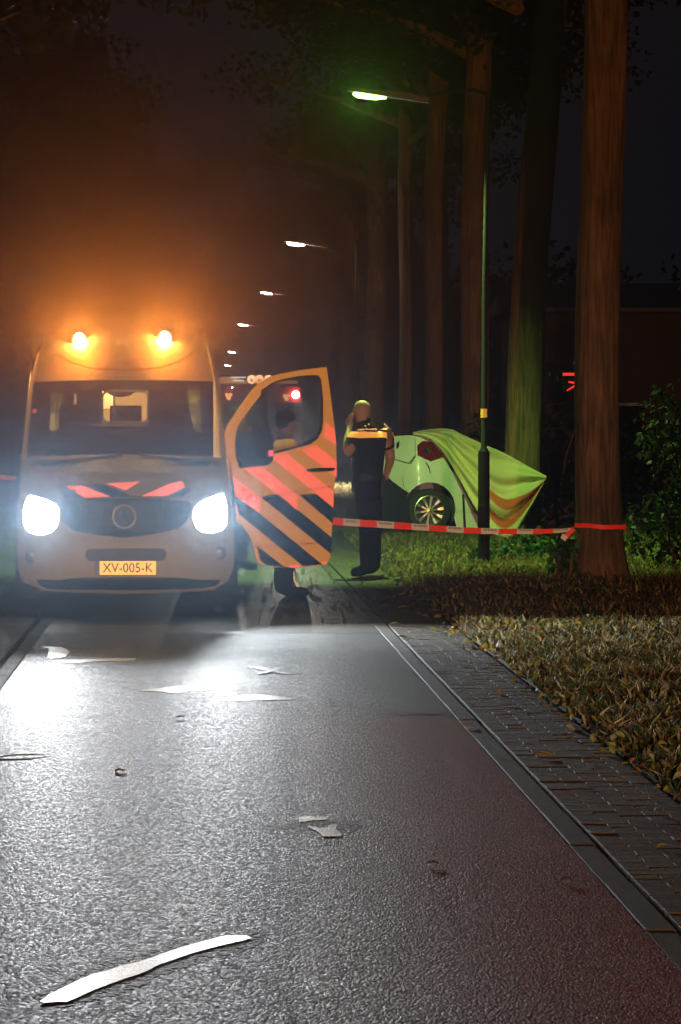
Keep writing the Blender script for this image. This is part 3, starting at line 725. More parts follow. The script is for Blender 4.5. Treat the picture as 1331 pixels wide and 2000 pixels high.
# open cab door (hinged on the van's right front pillar)
DH = Vector((.300, 27.10)); DA = R(43); DD = Vector((math.cos(DA), math.sin(DA))); DN = Vector((DD.y, -DD.x))
def DT(px, py):
    """pixel -> (t along door, z)"""
    k = (px-CX)/F; t = (k*DH.y-DH.x)/(DD.x-k*DD.y); Y = DH.y+t*DD.y; return (t, CAMH-(py-HY)*Y/F)
def dpt(t, z, off=0): q = DH+DD*t+DN*off; return to_local((q.x, q.y, z))
def bow(z): return -.10*max(0, z-1.45)          # window frame leans inwards
def dpatch(name, pxs, off, m, thick=0, hole=None, parent=None, sm=0, step=.12):
    pts = [DT(*p) for p in pxs]; h = [DT(*p) for p in hole] if hole else None
    if sm: pts = smoothpoly(pts, sm)
    d3 = to_local((DN.x+V_X, DN.y+V_Y, 0)); d3.z = 0
    bm = patch_bm(pts, step, lambda u, v: dpt(u, v, off+bow(v)), thick, h, -d3)
    return bm_obj(bm, name, m, parent or van, angle=30)
out_ = [(444,852),(455,830),(480,795),(505,763),(520,749),(540,737),(560,731),(600,723),(649,717),(652,760),(656,830),(658,905),(653,955),(651,985),(649,1030),(645,1090),(638,1102),(620,1105),(580,1108),(545,1108),(513,1101),(507,1088),(502,1062),(492,1042),(480,1026),(466,1018),(452,1012),(449,950)]
win_ = [(459,868),(463,845),(471,827),(495,797),(520,767),(532,752),(545,745),(562,740),(595,734),(622,732),(632,734),(636,742),(637,780),(634,825),(630,842),(620,858),(605,868),(560,880),(520,889),(480,899),(462,902)]
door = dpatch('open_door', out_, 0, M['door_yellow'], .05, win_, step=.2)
door['label'] = 'open right cab door with red, yellow and blue diagonal stripes'
seal = [((p[0]-548)*.965+548, (p[1]-815)*.955+815) for p in win_]
dpatch('window_seal', win_, .004, M['black_plastic'], .03, seal, door)
dpatch('window_pane', seal, -.02, M['sideglass'], 0, None, door)
dpatch('window_bar', [(517,762),(527,756),(527,888),(517,890)], .006, M['black_plastic'], .03, None, door)
def c3(*pts): return [(420+x/4, 680+y/4) for x, y in pts]
for pp, mm in ((c3((867,578),(943,632),(948,762),(846,690),(862,640)), 'red_film'),
               (c3((792,757),(950,884),(950,1012),(668,792)), 'red_film'),
               (c3((556,818),(926,1117),(925,1246),(432,848)), 'red_film'),
               (c3((312,882),(645,1147),(642,1270),(228,936),(240,905)), 'red_film'),
               (c3((134,998),(352,1166),(350,1290),(134,1140)), 'red_film'),
               (c3((662,1150),(672,1143),(790,1138),(924,1248),(921,1370)), 'blue_film'),
               (c3((365,1168),(380,1158),(500,1141),(914,1482),(906,1608)), 'blue_film'),
               (c3((145,1146),(350,1292),(838,1690),(688,1704),(190,1300)), 'blue_film'),
               (c3((330,1545),(545,1712),(400,1695),(352,1655)), 'blue_film')):
    dpatch('door_stripe', pp, .003, M[mm], 0, None, door)
for pp in (c3((318,1552),(600,1530),(908,1516),(908,1521),(600,1536),(318,1558)), c3((130,1166),(500,1140),(925,1075),(925,1079),(500,1145),(130,1171))):
    dpatch('door_crease', pp, .006, mat('crease_trim', (.10, .06, .02), .5), .002, None, door)
dpatch('door_handle', [(598,919),(601,915),(646,913),(649,916),(646,920),(602,922)], .04, M['black_plastic'], .04, None, door, sm=1)
for pp in ([(565,1104),(585,1103),(585,1109),(566,1109)], [(629,1097),(639,1096),(638,1101),(630,1102)]):
    dpatch('door_reflector', pp, .008, M['red_film'], .006, None, door)
# mirror on the door
mq = [(444,836),(458,832),(480,834),(487,846),(489,875),(488,900),(478,908),(452,910),(443,898),(441,860)]
mpts = smoothpoly([DT(*p) for p in mq], 2); d3 = to_local((DN.x+V_X, DN.y+V_Y, 0))
bm = patch_bm(mpts, .05, lambda u, v: dpt(u, v, .30), .16, None, -Vector((d3.x, d3.y, 0)))
mir = bm_obj(bm, 'wing_mirror', M['black_plastic'], van, angle=50)
bm = patch_bm([DT(*p) for p in [(478,880),(487,878),(488,889),(479,892)]], .1, lambda u, v: dpt(u, v, .305), .01, None, -Vector((d3.x, d3.y, 0))); bm_obj(bm, 'mirror_indicator', M['pink_led'], mir)
b = MB(); b.tube([dpt(.10, 1.26, .0), dpt(.14, 1.28, .16)], .03, 8); b.build('mirror_arm', M['black_plastic'], mir)

# ------------------------------------------------------------------ people
def person(name, label, J, Rd, bones, clothes, hands=(), extra=None, cat='person', face=None, root_key='pelvis'):
    """J: joint -> world position; a skinned graph becomes one body mesh, clothes are shells over parts of it"""
    keys = [root_key]+[k for k in J if k != root_key]; idx = {k: i for i, k in enumerate(keys)}
    base = Vector((J[root_key].x, J[root_key].y, 0))
    me = bpy.data.meshes.new('graph'); me.from_pydata([J[k]-base for k in keys], [(idx[a], idx[b_]) for a, b_ in bones], [])
    o = bpy.data.objects.new('graph', me); COL.objects.link(o)
    sk = o.modifiers.new('skin', 'SKIN'); sk.use_smooth_shade = True; sk.branch_smoothing = .6
    for i, k in enumerate(keys):
        r = Rd[k]; r = r if isinstance(r, tuple) else (r, r); me.skin_vertices[0].data[i].radius = r
        me.skin_vertices[0].data[i].use_root = (i == 0)
    ss = o.modifiers.new('sub', 'SUBSURF'); ss.levels = 2; ss.render_levels = 2
    bpy.context.view_layer.update()
    bodym = bpy.data.meshes.new_from_object(o.evaluated_get(bpy.context.evaluated_depsgraph_get())); bpy.data.objects.remove(o)
    root = thing(name, label, cat, base)
    bm = bmesh.new(); bm.from_mesh(bodym)
    segs = [(a, b_, J[a]-base, J[b_]-base) for a, b_ in bones]
    def nearest(p):
        best = None
        for a, b_, A, B in segs:
            d = B-A; L = d.length_squared or 1e-6; t = max(0, min(1, (p-A).dot(d)/L)); q = A+d*t
            ra = Rd[a]; rb = Rd[b_]; ra = ra[0] if isinstance(ra, tuple) else ra; rb = rb[0] if isinstance(rb, tuple) else rb
            dist = (p-q).length-(ra+(rb-ra)*t)
            if best is None or dist < best[0]: best = (dist, a, b_, t)
        return best[1:]
    planes = sorted({z for c in clothes for z in c.get('cut', ())})
    for z in planes: bmesh.ops.bisect_plane(bm, geom=bm.verts[:]+bm.edges[:]+bm.faces[:], dist=1e-5, plane_co=(0, 0, z), plane_no=(0, 0, 1))
    bm.normal_update()
    info = {f: nearest(f.calc_center_median()) for f in bm.faces}
    # clothing shells
    for c in clothes:
        sel = [f for f in bm.faces if c['where'](info[f], f.calc_center_median())]
        if not sel: continue
        nb = bmesh.new(); mp = {}
        for f in sel:
            vs = []
            for v in f.verts:
                if v not in mp: mp[v] = nb.verts.new(v.co+v.normal*c.get('off', .01))
                vs.append(mp[v])
            nb.faces.new(vs)
        if c.get('thick', 1):
            ret = bmesh.ops.solidify(nb, geom=nb.faces[:], thickness=-.006)
        bmesh.ops.recalc_face_normals(nb, faces=nb.faces)
        bm_obj(nb, c['name'], c['mat'], root, angle=60)
    # fingers: tapered chains rooted inside the palm
    hb2 = MB()
    for wrist, palm, fwd, side_, curl in hands:
        wrist, palm = wrist-base, palm-base; fwd = fwd.normalized(); side_ = (side_-fwd*side_.dot(fwd)).normalized(); nrm = fwd.cross(side_).normalized()
        for k, (sx_, L) in enumerate(((-.03, .062), (-.010, .075), (.010, .080), (.03, .072))):
            p0 = palm+side_*sx_+fwd*.015; p1 = p0+fwd*(L*.55); p2 = p1+(fwd*math.cos(curl)+nrm*math.sin(curl))*L*.35; p3 = p2+(fwd*math.cos(2*curl)+nrm*math.sin(2*curl))*L*.3
            hb2.tube([p0, p1, p2, p3], [.0105, .010, .009, .006], 7)
        p0 = palm+side_*.03-fwd*.03; p1 = p0+(side_*.8+fwd*.4).normalized()*.04; p2 = p1+(fwd*.9+side_*.3).normalized()*.035
        hb2.tube([p0, p1, p2], [.013, .012, .008], 7)
    if hb2.v:
        o_ = len(bm.verts); nv = [bm.verts.new(v) for v in hb2.v]
        for f in hb2.f: bm.faces.new([nv[i] for i in f])
    bm_obj(bm, 'body', M['skin'], root, angle=60)
    if extra: extra(root, base, J)
    return root
BONES = [('pelvis','spine'),('spine','chest'),('chest','neck'),('neck','skull'),('skull','crown'),('crown','top'),
         ('chest','shoulder_l'),('shoulder_l','elbow_l'),('elbow_l','wrist_l'),('wrist_l','palm_l'),
         ('chest','shoulder_r'),('shoulder_r','elbow_r'),('elbow_r','wrist_r'),('wrist_r','palm_r'),
         ('pelvis','hip_l'),('hip_l','knee_l'),('knee_l','ankle_l'),('ankle_l','toe_l'),
         ('pelvis','hip_r'),('hip_r','knee_r'),('knee_r','ankle_r'),('ankle_r','toe_r')]
RAD = dict(top=.045, pelvis=.145, spine=.14, chest=.155, neck=.062, skull=.094, crown=.082, shoulder_l=.078, elbow_l=.046, wrist_l=.032, palm_l=.036,
           shoulder_r=.078, elbow_r=.046, wrist_r=.032, palm_r=.036, hip_l=.098, knee_l=.068, ankle_l=.05, toe_l=.042, hip_r=.098, knee_r=.068, ankle_r=.05, toe_r=.042)
def stance(px, py_feet, height, face_deg, px_off=0):
    """upright figure facing face_deg (0 = towards +X, 90 = away from the camera)"""
    g = G(px, py_feet); g.z = 0; f = Vector((math.cos(R(face_deg)), math.sin(R(face_deg)), 0)); l = Vector((-f.y, f.x, 0)); k = height/1.8
    def q(fw, lf, z): return Vector((g.x, g.y, 0))+f*fw*k+l*lf*k+Vector((0, 0, z*k-.018))
    J = dict(pelvis=q(0,0,.96), spine=q(0,0,1.16), chest=q(.0,0,1.36), neck=q(.01,0,1.545), skull=q(.03,0,1.65), crown=q(.02,0,1.715), top=q(.015,0,1.765),
             shoulder_l=q(0,.19,1.44), elbow_l=q(-.02,.25,1.16), wrist_l=q(.08,.25,.92), palm_l=q(.11,.25,.85),
             shoulder_r=q(0,-.19,1.44), elbow_r=q(-.02,-.25,1.16), wrist_r=q(.08,-.25,.92), palm_r=q(.11,-.25,.85),
             hip_l=q(0,.10,.90), knee_l=q(.02,.12,.50), ankle_l=q(-.01,.13,.085), toe_l=q(.18,.15,.05),
             hip_r=q(0,-.10,.90), knee_r=q(.02,-.12,.50), ankle_r=q(-.01,-.13,.085), toe_r=q(.18,-.15,.05))
    return J, f, l, k, q
LEGS = ('hip_l','hip_r','knee_l','knee_r','ankle_l','ankle_r','toe_l','toe_r')
def is_trouser(i, c): return (i[0] in ('hip_l','hip_r') or i[0] in ('knee_l','knee_r') and i[2] < .72 or i[0] == 'pelvis' and (i[1] in ('hip_l','hip_r') or i[2] < .22))
def is_boot(sd): return lambda i, c: i[0] == 'ankle_'+sd or (i[0] == 'knee_'+sd and i[2] >= .70)
def is_shirt(sl): return lambda i, c: i[0] in ('spine',) or (i[0] == 'pelvis' and i[1] == 'spine' and i[2] >= .2) or (i[0] == 'chest' and (i[1] != 'neck' or i[2] < .78)) or (i[0] == 'upper' and i[2] < .45) or (i[0].startswith('shoulder') and i[2] < sl) or (sl > 1 and i[0].startswith('elbow') and i[2] < sl-1)
def ear_nose(root, base, J, f, l, hair=True, ears=True):
    sk = J['skull']-base; cr = J['crown']-base
    if ears:
        for s in (-1, 1):
            b = MB(); b.ball(sk+l*s*.093-f*.005-Vector((0,0,.005)), (.018, .02, .032)); b.build('ear', M['skin'], root)
            b = MB(); b.ball(sk+f*.088+l*s*.032+Vector((0,0,.012)), .011, 8, 6); b.build('eye', M['white_letter'], root)
    b = MB(); b.tube([sk+f*.085+Vector((0,0,.012)), sk+f*.112-Vector((0,0,.022)), sk+f*.085-Vector((0,0,.03))], [.008, .014, .01], 8); b.build('nose', M['skin'], root)
    b = MB(); b.tube([sk+f*.09+l*.022-Vector((0,0,.055)), sk+f*.094-Vector((0,0,.056)), sk+f*.09-l*.022-Vector((0,0,.055))], .005, 6); b.build('mouth', mat('lips', (.35, .12, .1), .5), root)
    if hair:
        b = MB(); c = sk+Vector((0,0,.035))-f*.016
        b.ball(c, (.104, .104, .10), 18, 10); hb_ = b.build('hair', M['hair'], root)
        bm = bmesh.new(); bm.from_mesh(hb_.data); bmesh.ops.bisect_plane(bm, geom=bm.verts[:]+bm.edges[:]+bm.faces[:], plane_co=c+f*.03+Vector((0,0,-.02)), plane_no=(f*.75+Vector((0,0,-.65))).normalized(), clear_outer=True)
        for v in bm.verts: v.co += Vector((random.gauss(0,.003), random.gauss(0,.003), random.gauss(0,.003)))
        bm.to_mesh(hb_.data); bm.free()

# the officer by the wreck: seen from behind, turned left, left hand raised to his face
YO = G(712, 1125).y
g = G(716, 1122); fo = Vector((-.72, .69, 0)); lo = Vector((-.69, -.72, 0))
def O(px, py, dy=0): return P(px, py, YO+dy)
J = dict(pelvis=O(719,936), spine=O(722,900,.0), chest=O(724,858,.0), upper=O(717,834,.0), neck=O(711,820,.02), skull=O(707,797,.05), crown=O(708,784,.05), top=O(708,775.5,.05),
         shoulder_l=O(697,842,-.12), elbow_l=O(677,884,-.22), wrist_l=O(680,842,-.02), palm_l=O(685,820,.08),
         shoulder_r=O(748,839,.12), elbow_r=O(764,888,.14), wrist_r=O(755,922,.02), palm_r=O(750,934,-.02),
         hip_l=O(710,946,-.07), knee_l=O(718,1025,-.09), ankle_l=O(716,1107,-.10), toe_l=O(688,1114,.02),
         hip_r=O(729,946,.09), knee_r=O(729,1025,.10), ankle_r=O(732,1103,.12), toe_r=O(708,1108,.24))
for q_ in J.values(): q_.z -= .03
RO = dict(RAD); RO.update(chest=.172, upper=.125, spine=.158, pelvis=.155, skull=.104, crown=.094, neck=.070, hip_l=.105, hip_r=.105, knee_l=.08, knee_r=.08, ankle_l=.062, ankle_r=.062, elbow_l=.063, wrist_l=.04, elbow_r=.058, shoulder_l=.088, shoulder_r=.088)
zb = lambda py: CAMH-(py-HY)/(F/YO)
band = lambda y0, y1: (lambda i, c: zb(y1) <= c.z <= zb(y0) and (i[0] in ('spine', 'chest', 'upper') or i[0].startswith('shoulder')) and not (i[0] == 'chest' and i[1] == 'neck' and i[2] > .7))
def officer_extra(root, base, J):
    ear_nose(root, base, J, fo, lo, hair=False)
    p = J['pelvis']-base+Vector((0,0,.05))
    b = MB(); b.lathe(p, (0,0,1), [(.168,-.03),(.178,-.03),(.178,.03),(.168,.03)], 28); belt = b.build('belt', M['boot'], root)
    b = MB(); b.box(p+Vector((.155,-.05,-.10)), (.06,.09,.22)); b.build('holster', M['boot'], root, bevel=.012)
    b = MB(); b.box(p+Vector((-.06,-.17,.0)), (.09,.05,.10)); b.build('belt_pouch', M['boot'], root, bevel=.01)
    b = MB(); b.box(J['palm_l']-base+Vector((.025,.02,.0)), (.02,.05,.12), Matrix.Rotation(R(15),3,'Y')); b.build('phone', M['black_plastic'], root, bevel=.005)
    for px, py, dy in ((714,832,-.15),(721,829,-.15),(717,838,-.16),(755,832,.0),(758,836,.02),(752,829,.0)):
        b = MB(); b.ball(O(px,py,dy)-base, (.010,.010,.010), 8, 6); b.build('shoulder_stud', M['silver_dot'], root)
person('person', 'bald man in dark uniform with amber shoulder bands standing on footpath, hand to face', J, RO, [('chest','upper'),('upper','neck')]+[q for q in BONES if q != ('chest','neck')], [
    dict(name='shirt', mat=M['navy'], where=is_shirt(.62), off=.012, cut=(zb(837), zb(841.2), zb(845), zb(855.8))),
    dict(name='trousers', mat=M['navy'], where=is_trouser, off=.014),
    dict(name='boot', mat=M['boot'], where=is_boot('l'), off=.012), dict(name='boot', mat=M['boot'], where=is_boot('r'), off=.012),
    dict(name='upper_band', mat=M['amber_band'], where=band(837, 841.2), off=.016, thick=0),
    dict(name='lower_band', mat=M['amber_band'], where=band(845, 855.8), off=.016, thick=0)],
    hands=[(J['wrist_l'], J['palm_l'], Vector((.1, .25, 1)), lo, .35), (J['wrist_r'], J['palm_r'], Vector((-.35, -.1, -1)), fo, .5)], extra=officer_extra)
def simple_person(label, px, py, h, face, top, hv=None, extra_fn=None, sl=2):
    J, f, l, k, q = stance(px, py, h, face)
    cl = [dict(name='jacket', mat=top, where=is_shirt(sl), off=.016, cut=hv or ()), dict(name='trousers', mat=M['navy2'], where=is_trouser, off=.012),
          dict(name='boot', mat=M['boot'], where=is_boot('l'), off=.012), dict(name='boot', mat=M['boot'], where=is_boot('r'), off=.012)]
    if hv: cl.append(dict(name='hi_vis_panel', mat=M['hivis_film'], where=lambda i, c: hv[0] <= c.z <= hv[1] and is_shirt(sl)(i, c), off=.021, thick=0))
    def ex(root, base, J):
        ear_nose(root, base, J, f, l)
        if extra_fn: extra_fn(root, base, J, f, l)
    return person('person', label, J, RAD, BONES, cl, hands=[(J['wrist_'+s], J['palm_'+s], Vector((f.x*.3, f.y*.3, -1)), f, .3) for s in 'lr'], extra=ex)
def ankle_trim(root, base, J, f, l):
    for s in 'lr':
        a = J['ankle_'+s]-base; b = MB(); b.tube([a+Vector((.055, -.03, .22)), a+Vector((.062, -.03, .10)), a+Vector((.10, -.03, .03))], .007, 6); b.build('reflective_trim', M['silver_dot'], root)
simple_person('dark haired person in dark jacket with yellow panel standing behind the open door', 556, 1165, 1.79, 15, M['navy2'], (1.27, 1.47), ankle_trim)
simple_person('person in dark clothes between ambulance and mirror, head turned down', 458, 1113, 1.86, -40, M['navy'])
def back_text(root, base, J, f, l):
    c = J['chest']-base-f*.185+Vector((0, 0, .06)); letters('ING', .10, c, film('red_reflective_print', (.8, .25, .2), .3), root, 'jacket_lettering', rot=(R(90), 0, math.atan2(f.y, f.x)-R(90)))
simple_person('far person in dark jacket with reflective lettering, seen through the door window', 497, 1072, 1.80, 90, M['navy2'], None, back_text)

# ------------------------------------------------------------------ wrecked car
YCAR = 43.2
car = thing('wrecked_car', 'white hatchback wrecked against the tree, rear wheel and red tail light showing', 'car', (P(838, 1052, YCAR).x, YCAR, 0))
cx_, cs = car.location.x, F/YCAR
def CD(x, z):
    """depth of the car's skin behind the corner nearest to the camera; x, z local"""
    xc = -.17; d = x-xc
    rear = .95*max(0, -d); side = .30*max(0, d)
    e = math.sqrt((rear+side)**2+.05**2)-.05
    t = max(0, z-.92); b_ = max(0, .62-z)
    return -.10+e+.42*t*t*1.2+.15*t+.10*b_*b_
def CL(px, py):
    y = 0
    for _ in range(30):
        w = P(px, py, YCAR+y); y += .7*(CD(w.x-cx_, w.z)-y)
    return (w.x-cx_, w.z)
def cpatch(name, pxs, off, m, thick=.03, parent=None, sm=0, step=.06):
    pts = [CL(*p) for p in pxs]
    if sm: pts = smoothpoly(pts, sm)
    bm = patch_bm(pts, step, lambda u, v: Vector((u, CD(u, v)-off, v)), thick, None, (0, 1, 0)); return bm_obj(bm, name, m, parent or car, angle=30)
arch = [(840+50*math.cos(R(a)), 994-52*math.sin(R(a))) for a in range(-30, 158, 11)]
cpatch('quarter_panel', [(812,851),(835,846),(870,842),(905,849),(925,872),(938,920),(942,975),(938,1035),(895,1042)]+arch[1:]+[(800,963),(790,951),(786,930),(800,905),(812,890)], 0, M['carwhite'])
cpatch('tailgate', [(700,866),(730,857),(768,852),(795,850),(811,851),(811,889),(799,904),(760,893),(705,900)], -.004, M['carwhite'])
cpatch('rear_bumper', [(705,902),(760,895),(799,906),(785,931),(789,951),(799,963),(780,950),(757,932),(735,927),(705,928)], .012, M['carwhite'])
cpatch('bumper_skirt', [(710,928),(735,928),(757,934),(780,952),(800,966),(806,985),(800,1020),(795,1036),(750,1030),(712,1010)], -.06, M['black_plastic'])
cpatch('tail_light', [(815,870),(827,861),(844,863),(851,871),(868,892),(841,901),(816,889)], .012, M['taillens'], .03)
tl = [o for o in car.children if o.name.startswith('tail_light')][0]
cpatch('reflector_insert', [(828,874),(838,872),(848,881),(843,888),(838,882),(832,886)], .018, M['chrome'], .006, tl)
cpatch('tow_eye_cover', [(774,866),(781,861),(780,872),(775,877)], .004, M['black_plastic'], .01)
cpatch('fuel_flap_gap', [(877,910),(884,905),(889,917),(884,922)], .006, M['black_plastic'], .008)
cpatch('panel_gap', [(801,905),(812,890),(813,891),(803,906)], .004, M['black_plastic'], .004)
cpatch('panel_gap', [(833,903),(839,912),(842,924),(840,924),(837,913),(831,904)], .004, M['black_plastic'], .004)
cpatch('door_gap', [(903,965),(907,965),(911,1040),(906,1040)], .004, M['black_plastic'], .004)
b = MB(); wc = Vector((0, .10, CAMH-(998-HY)/cs))
b.lathe(wc+Vector((.01, .10, .03)), (0, -1, 0), [(.39, -.25), (.39, .0), (.001, .0)], 32); b.build('wheel_arch_liner', M['black_plastic'], car)
ax = Vector((.10, -1, .04)).normalized()
b = MB(); b.lathe(wc, ax, [(.2, -.08), (.29, -.1), (.313, -.07), (.313, .07), (.295, .10), (.225, .105), (.21, .09)], 40); wh = b.build('wheel', M['rubber'], car)
b = MB(); b.lathe(wc, ax, [(.215, .06), (.215, .104), (.205, .108), (.198, .09), (.19, .02)], 40); rim = b.build('wheel_rim', M['alloy'], wh)
b = MB(); b.lathe(wc, ax, [(.19, .02), (.001, .015)], 24); b.build('brake_disc', M['dark_grille'], wh)
a_ = ax.orthogonal().normalized(); c_ = ax.cross(a_)
for k in range(10):
    w = 2*math.pi*k/10; d_ = math.cos(w)*a_+math.sin(w)*c_; sd = -math.sin(w)*a_+math.cos(w)*c_
    vs = []
    for r, hw, h in ((.03, .012, .095), (.12, .013, .09), (.2, .022, .10)):
        for s in (-1, 1): vs.append(wc+d_*r+sd*s*hw+ax*h)
        for s in (1, -1): vs.append(wc+d_*r+sd*s*hw*1.2+ax*(h-.03))
    b = MB(); b.add(vs, [(0,1,5,4),(4,5,9,8),(1,2,6,5),(5,6,10,9),(3,0,4,7),(7,4,8,11)]); b.build('wheel_spoke', M['alloy'], rim, smooth=False)
b = MB(); b.lathe(wc, ax, [(.04, .08), (.035, .105), (.001, .11)], 16); b.build('wheel_hub', M['alloy'], rim)
# the rest of the shell, behind what shows: floor, roof, far side, crushed nose
dv = Vector((.93, .36, 0)); nv_ = Vector((-.36, .93, 0))
def hull(name, segs_, m):
    b = MB(); vs = []; ns = len(segs_)
    for t, z0, z1, zi, w0, w1 in segs_:
        for s_ , z, in ((.10, z0), (.06, (z0+zi)/2), (.08, zi), (.28, z1)): vs.append(dv*t+nv_*s_+Vector((0, .1, z)))
        for s_, z in ((w1, z1), (w0, zi), (w0+.04, (z0+zi)/2), (w0, z0)): vs.append(dv*t+nv_*s_+Vector((0, .1, z)))
    fs = []
    for i in range(ns-1):
        for k in range(8): fs.append((i*8+k, i*8+(k+1) % 8, (i+1)*8+(k+1) % 8, (i+1)*8+k))
    fs.append(tuple(range(7, -1, -1))); fs.append(tuple(range((ns-1)*8, ns*8))); b.add(vs, fs); return b.build(name, m, car, angle=50)
hull('body_shell', [(-.10, .42, 1.30, .95, 1.55, 1.35), (.3, .34, 1.42, .95, 1.7, 1.42), (.75, .34, 1.38, .95, 1.72, 1.42), (1.1, .36, 1.12, .92, 1.7, 1.4), (1.45, .4, .86, .75, 1.6, 1.3), (1.7, .42, .66, .6, 1.4, 1.2)], M['carwhite'])
cpatch('side_window', [(900,868),(918,874),(930,905),(936,930),(905,925),(890,890)], .006, M['dark_glass'], .01)

# rescue sheet draped over the car and tied to the right
def crv(pts, t):
    t = t*(len(pts)-1); i = min(int(t), len(pts)-2); f = t-i
    p = [pts[max(0, min(len(pts)-1, i+k))] for k in (-1, 0, 1, 2)]
    return [.5*((2*p[1][j])+(-p[0][j]+p[2][j])*f+(2*p[0][j]-5*p[1][j]+4*p[2][j]-p[3][j])*f*f+(-p[0][j]+3*p[1][j]-3*p[2][j]+p[3][j])*f**3) for j in range(len(pts[0]))]
TOP = [(806,845,43.55),(838,839,43.6),(878,838,43.6),(906,850,43.3),(945,867,42.85),(985,884,42.42),(1030,909,42.22),(1069,930,42.1)]
BOT = [(808,849,43.35),(838,856,43.2),(868,886,43.0),(897,935,42.85),(934,1000,42.6),(983,1057,42.35),(1024,1016,42.2),(1062,944,42.1)]
nu, nv2 = 120, 60; b = MB(); vs = []; uv = []
for i in range(nu+1):
    u = i/nu; T = crv(TOP, u); B = crv(BOT, u)
    for j in range(nv2+1):
        v = j/nv2
        px, py, Y = [T[k]+(B[k]-T[k])*v for k in range(3)]
        conv = 1-.80*u                                             # folds run together towards the tied corner
        # folds sweep in from the right and sag in the middle
        sag = v-.10*math.sin(math.pi*min(1, u*1.05))
        fold = .075*math.sin(sag*17+2.2*u+.5*math.sin(u*9))*min(1, u*2.2)+.034*(abs(math.sin(sag*15+4*u+1.5*math.sin(3*u)))-.5)+.012*math.sin(sag*47+9*u)*min(1, u*1.5)+.03*math.sin(u*13+v*4)*(1-u)
        edge = min(1, v*6)*min(1, (1-u)*8+.25)
        hump = -.10*math.sin(math.pi*v)*(1-u)
        vs.append(P(px, py, Y+fold*edge+hump)); uv.append((u, v))
fs = [(i*(nv2+1)+j, (i+1)*(nv2+1)+j, (i+1)*(nv2+1)+j+1, i*(nv2+1)+j+1) for i in range(nu) for j in range(nv2)]
b.add(vs, fs)
m, n, l, bs = nt('pale_sheet_cloth')
un = n.new('ShaderNodeAttribute'); un.attribute_name = 'cloth'; sp = n.new('ShaderNodeSeparateXYZ'); l.new(un.outputs['Vector'], sp.inputs[0])
def bandn(lo_, hi_):
    a = n.new('ShaderNodeMapRange'); a.inputs[1].default_value = lo_-.012; a.inputs[2].default_value = lo_+.012; l.new(sp.outputs[1], a.inputs[0])
    c = n.new('ShaderNodeMapRange'); c.inputs[1].default_value = hi_+.012; c.inputs[2].default_value = hi_-.012; l.new(sp.outputs[1], c.inputs[0])
    q = n.new('ShaderNodeMath'); q.operation = 'MULTIPLY'; l.new(a.outputs[0], q.inputs[0]); l.new(c.outputs[0], q.inputs[1]); return q.outputs[0]
sm_ = n.new('ShaderNodeMath'); sm_.operation = 'ADD'; l.new(bandn(.52, .64), sm_.inputs[0]); l.new(bandn(.74, .86), sm_.inputs[1])
lim = n.new('ShaderNodeMapRange'); lim.inputs[1].default_value = .60; lim.inputs[2].default_value = .64; l.new(sp.outputs[0], lim.inputs[0])
mu = n.new('ShaderNodeMath'); mu.operation = 'MULTIPLY'; l.new(sm_.outputs[0], mu.inputs[0]); l.new(lim.outputs[0], mu.inputs[1])
mx = n.new('ShaderNodeMix'); mx.data_type = 'RGBA'; mx.inputs[6].default_value = (.74, .68, .38, 1); mx.inputs[7].default_value = (.62, .13, .05, 1)
l.new(mu.outputs[0], mx.inputs[0]); l.new(mx.outputs[2], bs.inputs['Base Color']); bs.inputs['Roughness'].default_value = .8
nz = n.new('ShaderNodeTexNoise'); nz.inputs['Scale'].default_value = 9; nz.inputs['Detail'].default_value = 5
bp = n.new('ShaderNodeBump'); bp.inputs['Strength'].default_value = .35; bp.inputs['Distance'].default_value = .03; l.new(nz.outputs[0], bp.inputs['Height']); l.new(bp.outputs[0], bs.inputs['Normal'])
sh = b.build('rescue_sheet', m, angle=180)
at = sh.data.attributes.new('cloth', 'FLOAT_VECTOR', 'POINT'); at.data.foreach_set('vector', np.array([(u, v, 0) for u, v in uv], np.float32).ravel())
tag(sh, 'pale sheet with two orange stripes draped from the wrecked car past the tree', 'sheet')
wv = sh.modifiers.new('soften', 'SMOOTH'); wv.factor = .5; wv.iterations = 3
sd = sh.modifiers.new('thickness', 'SOLIDIFY'); sd.thickness = .006

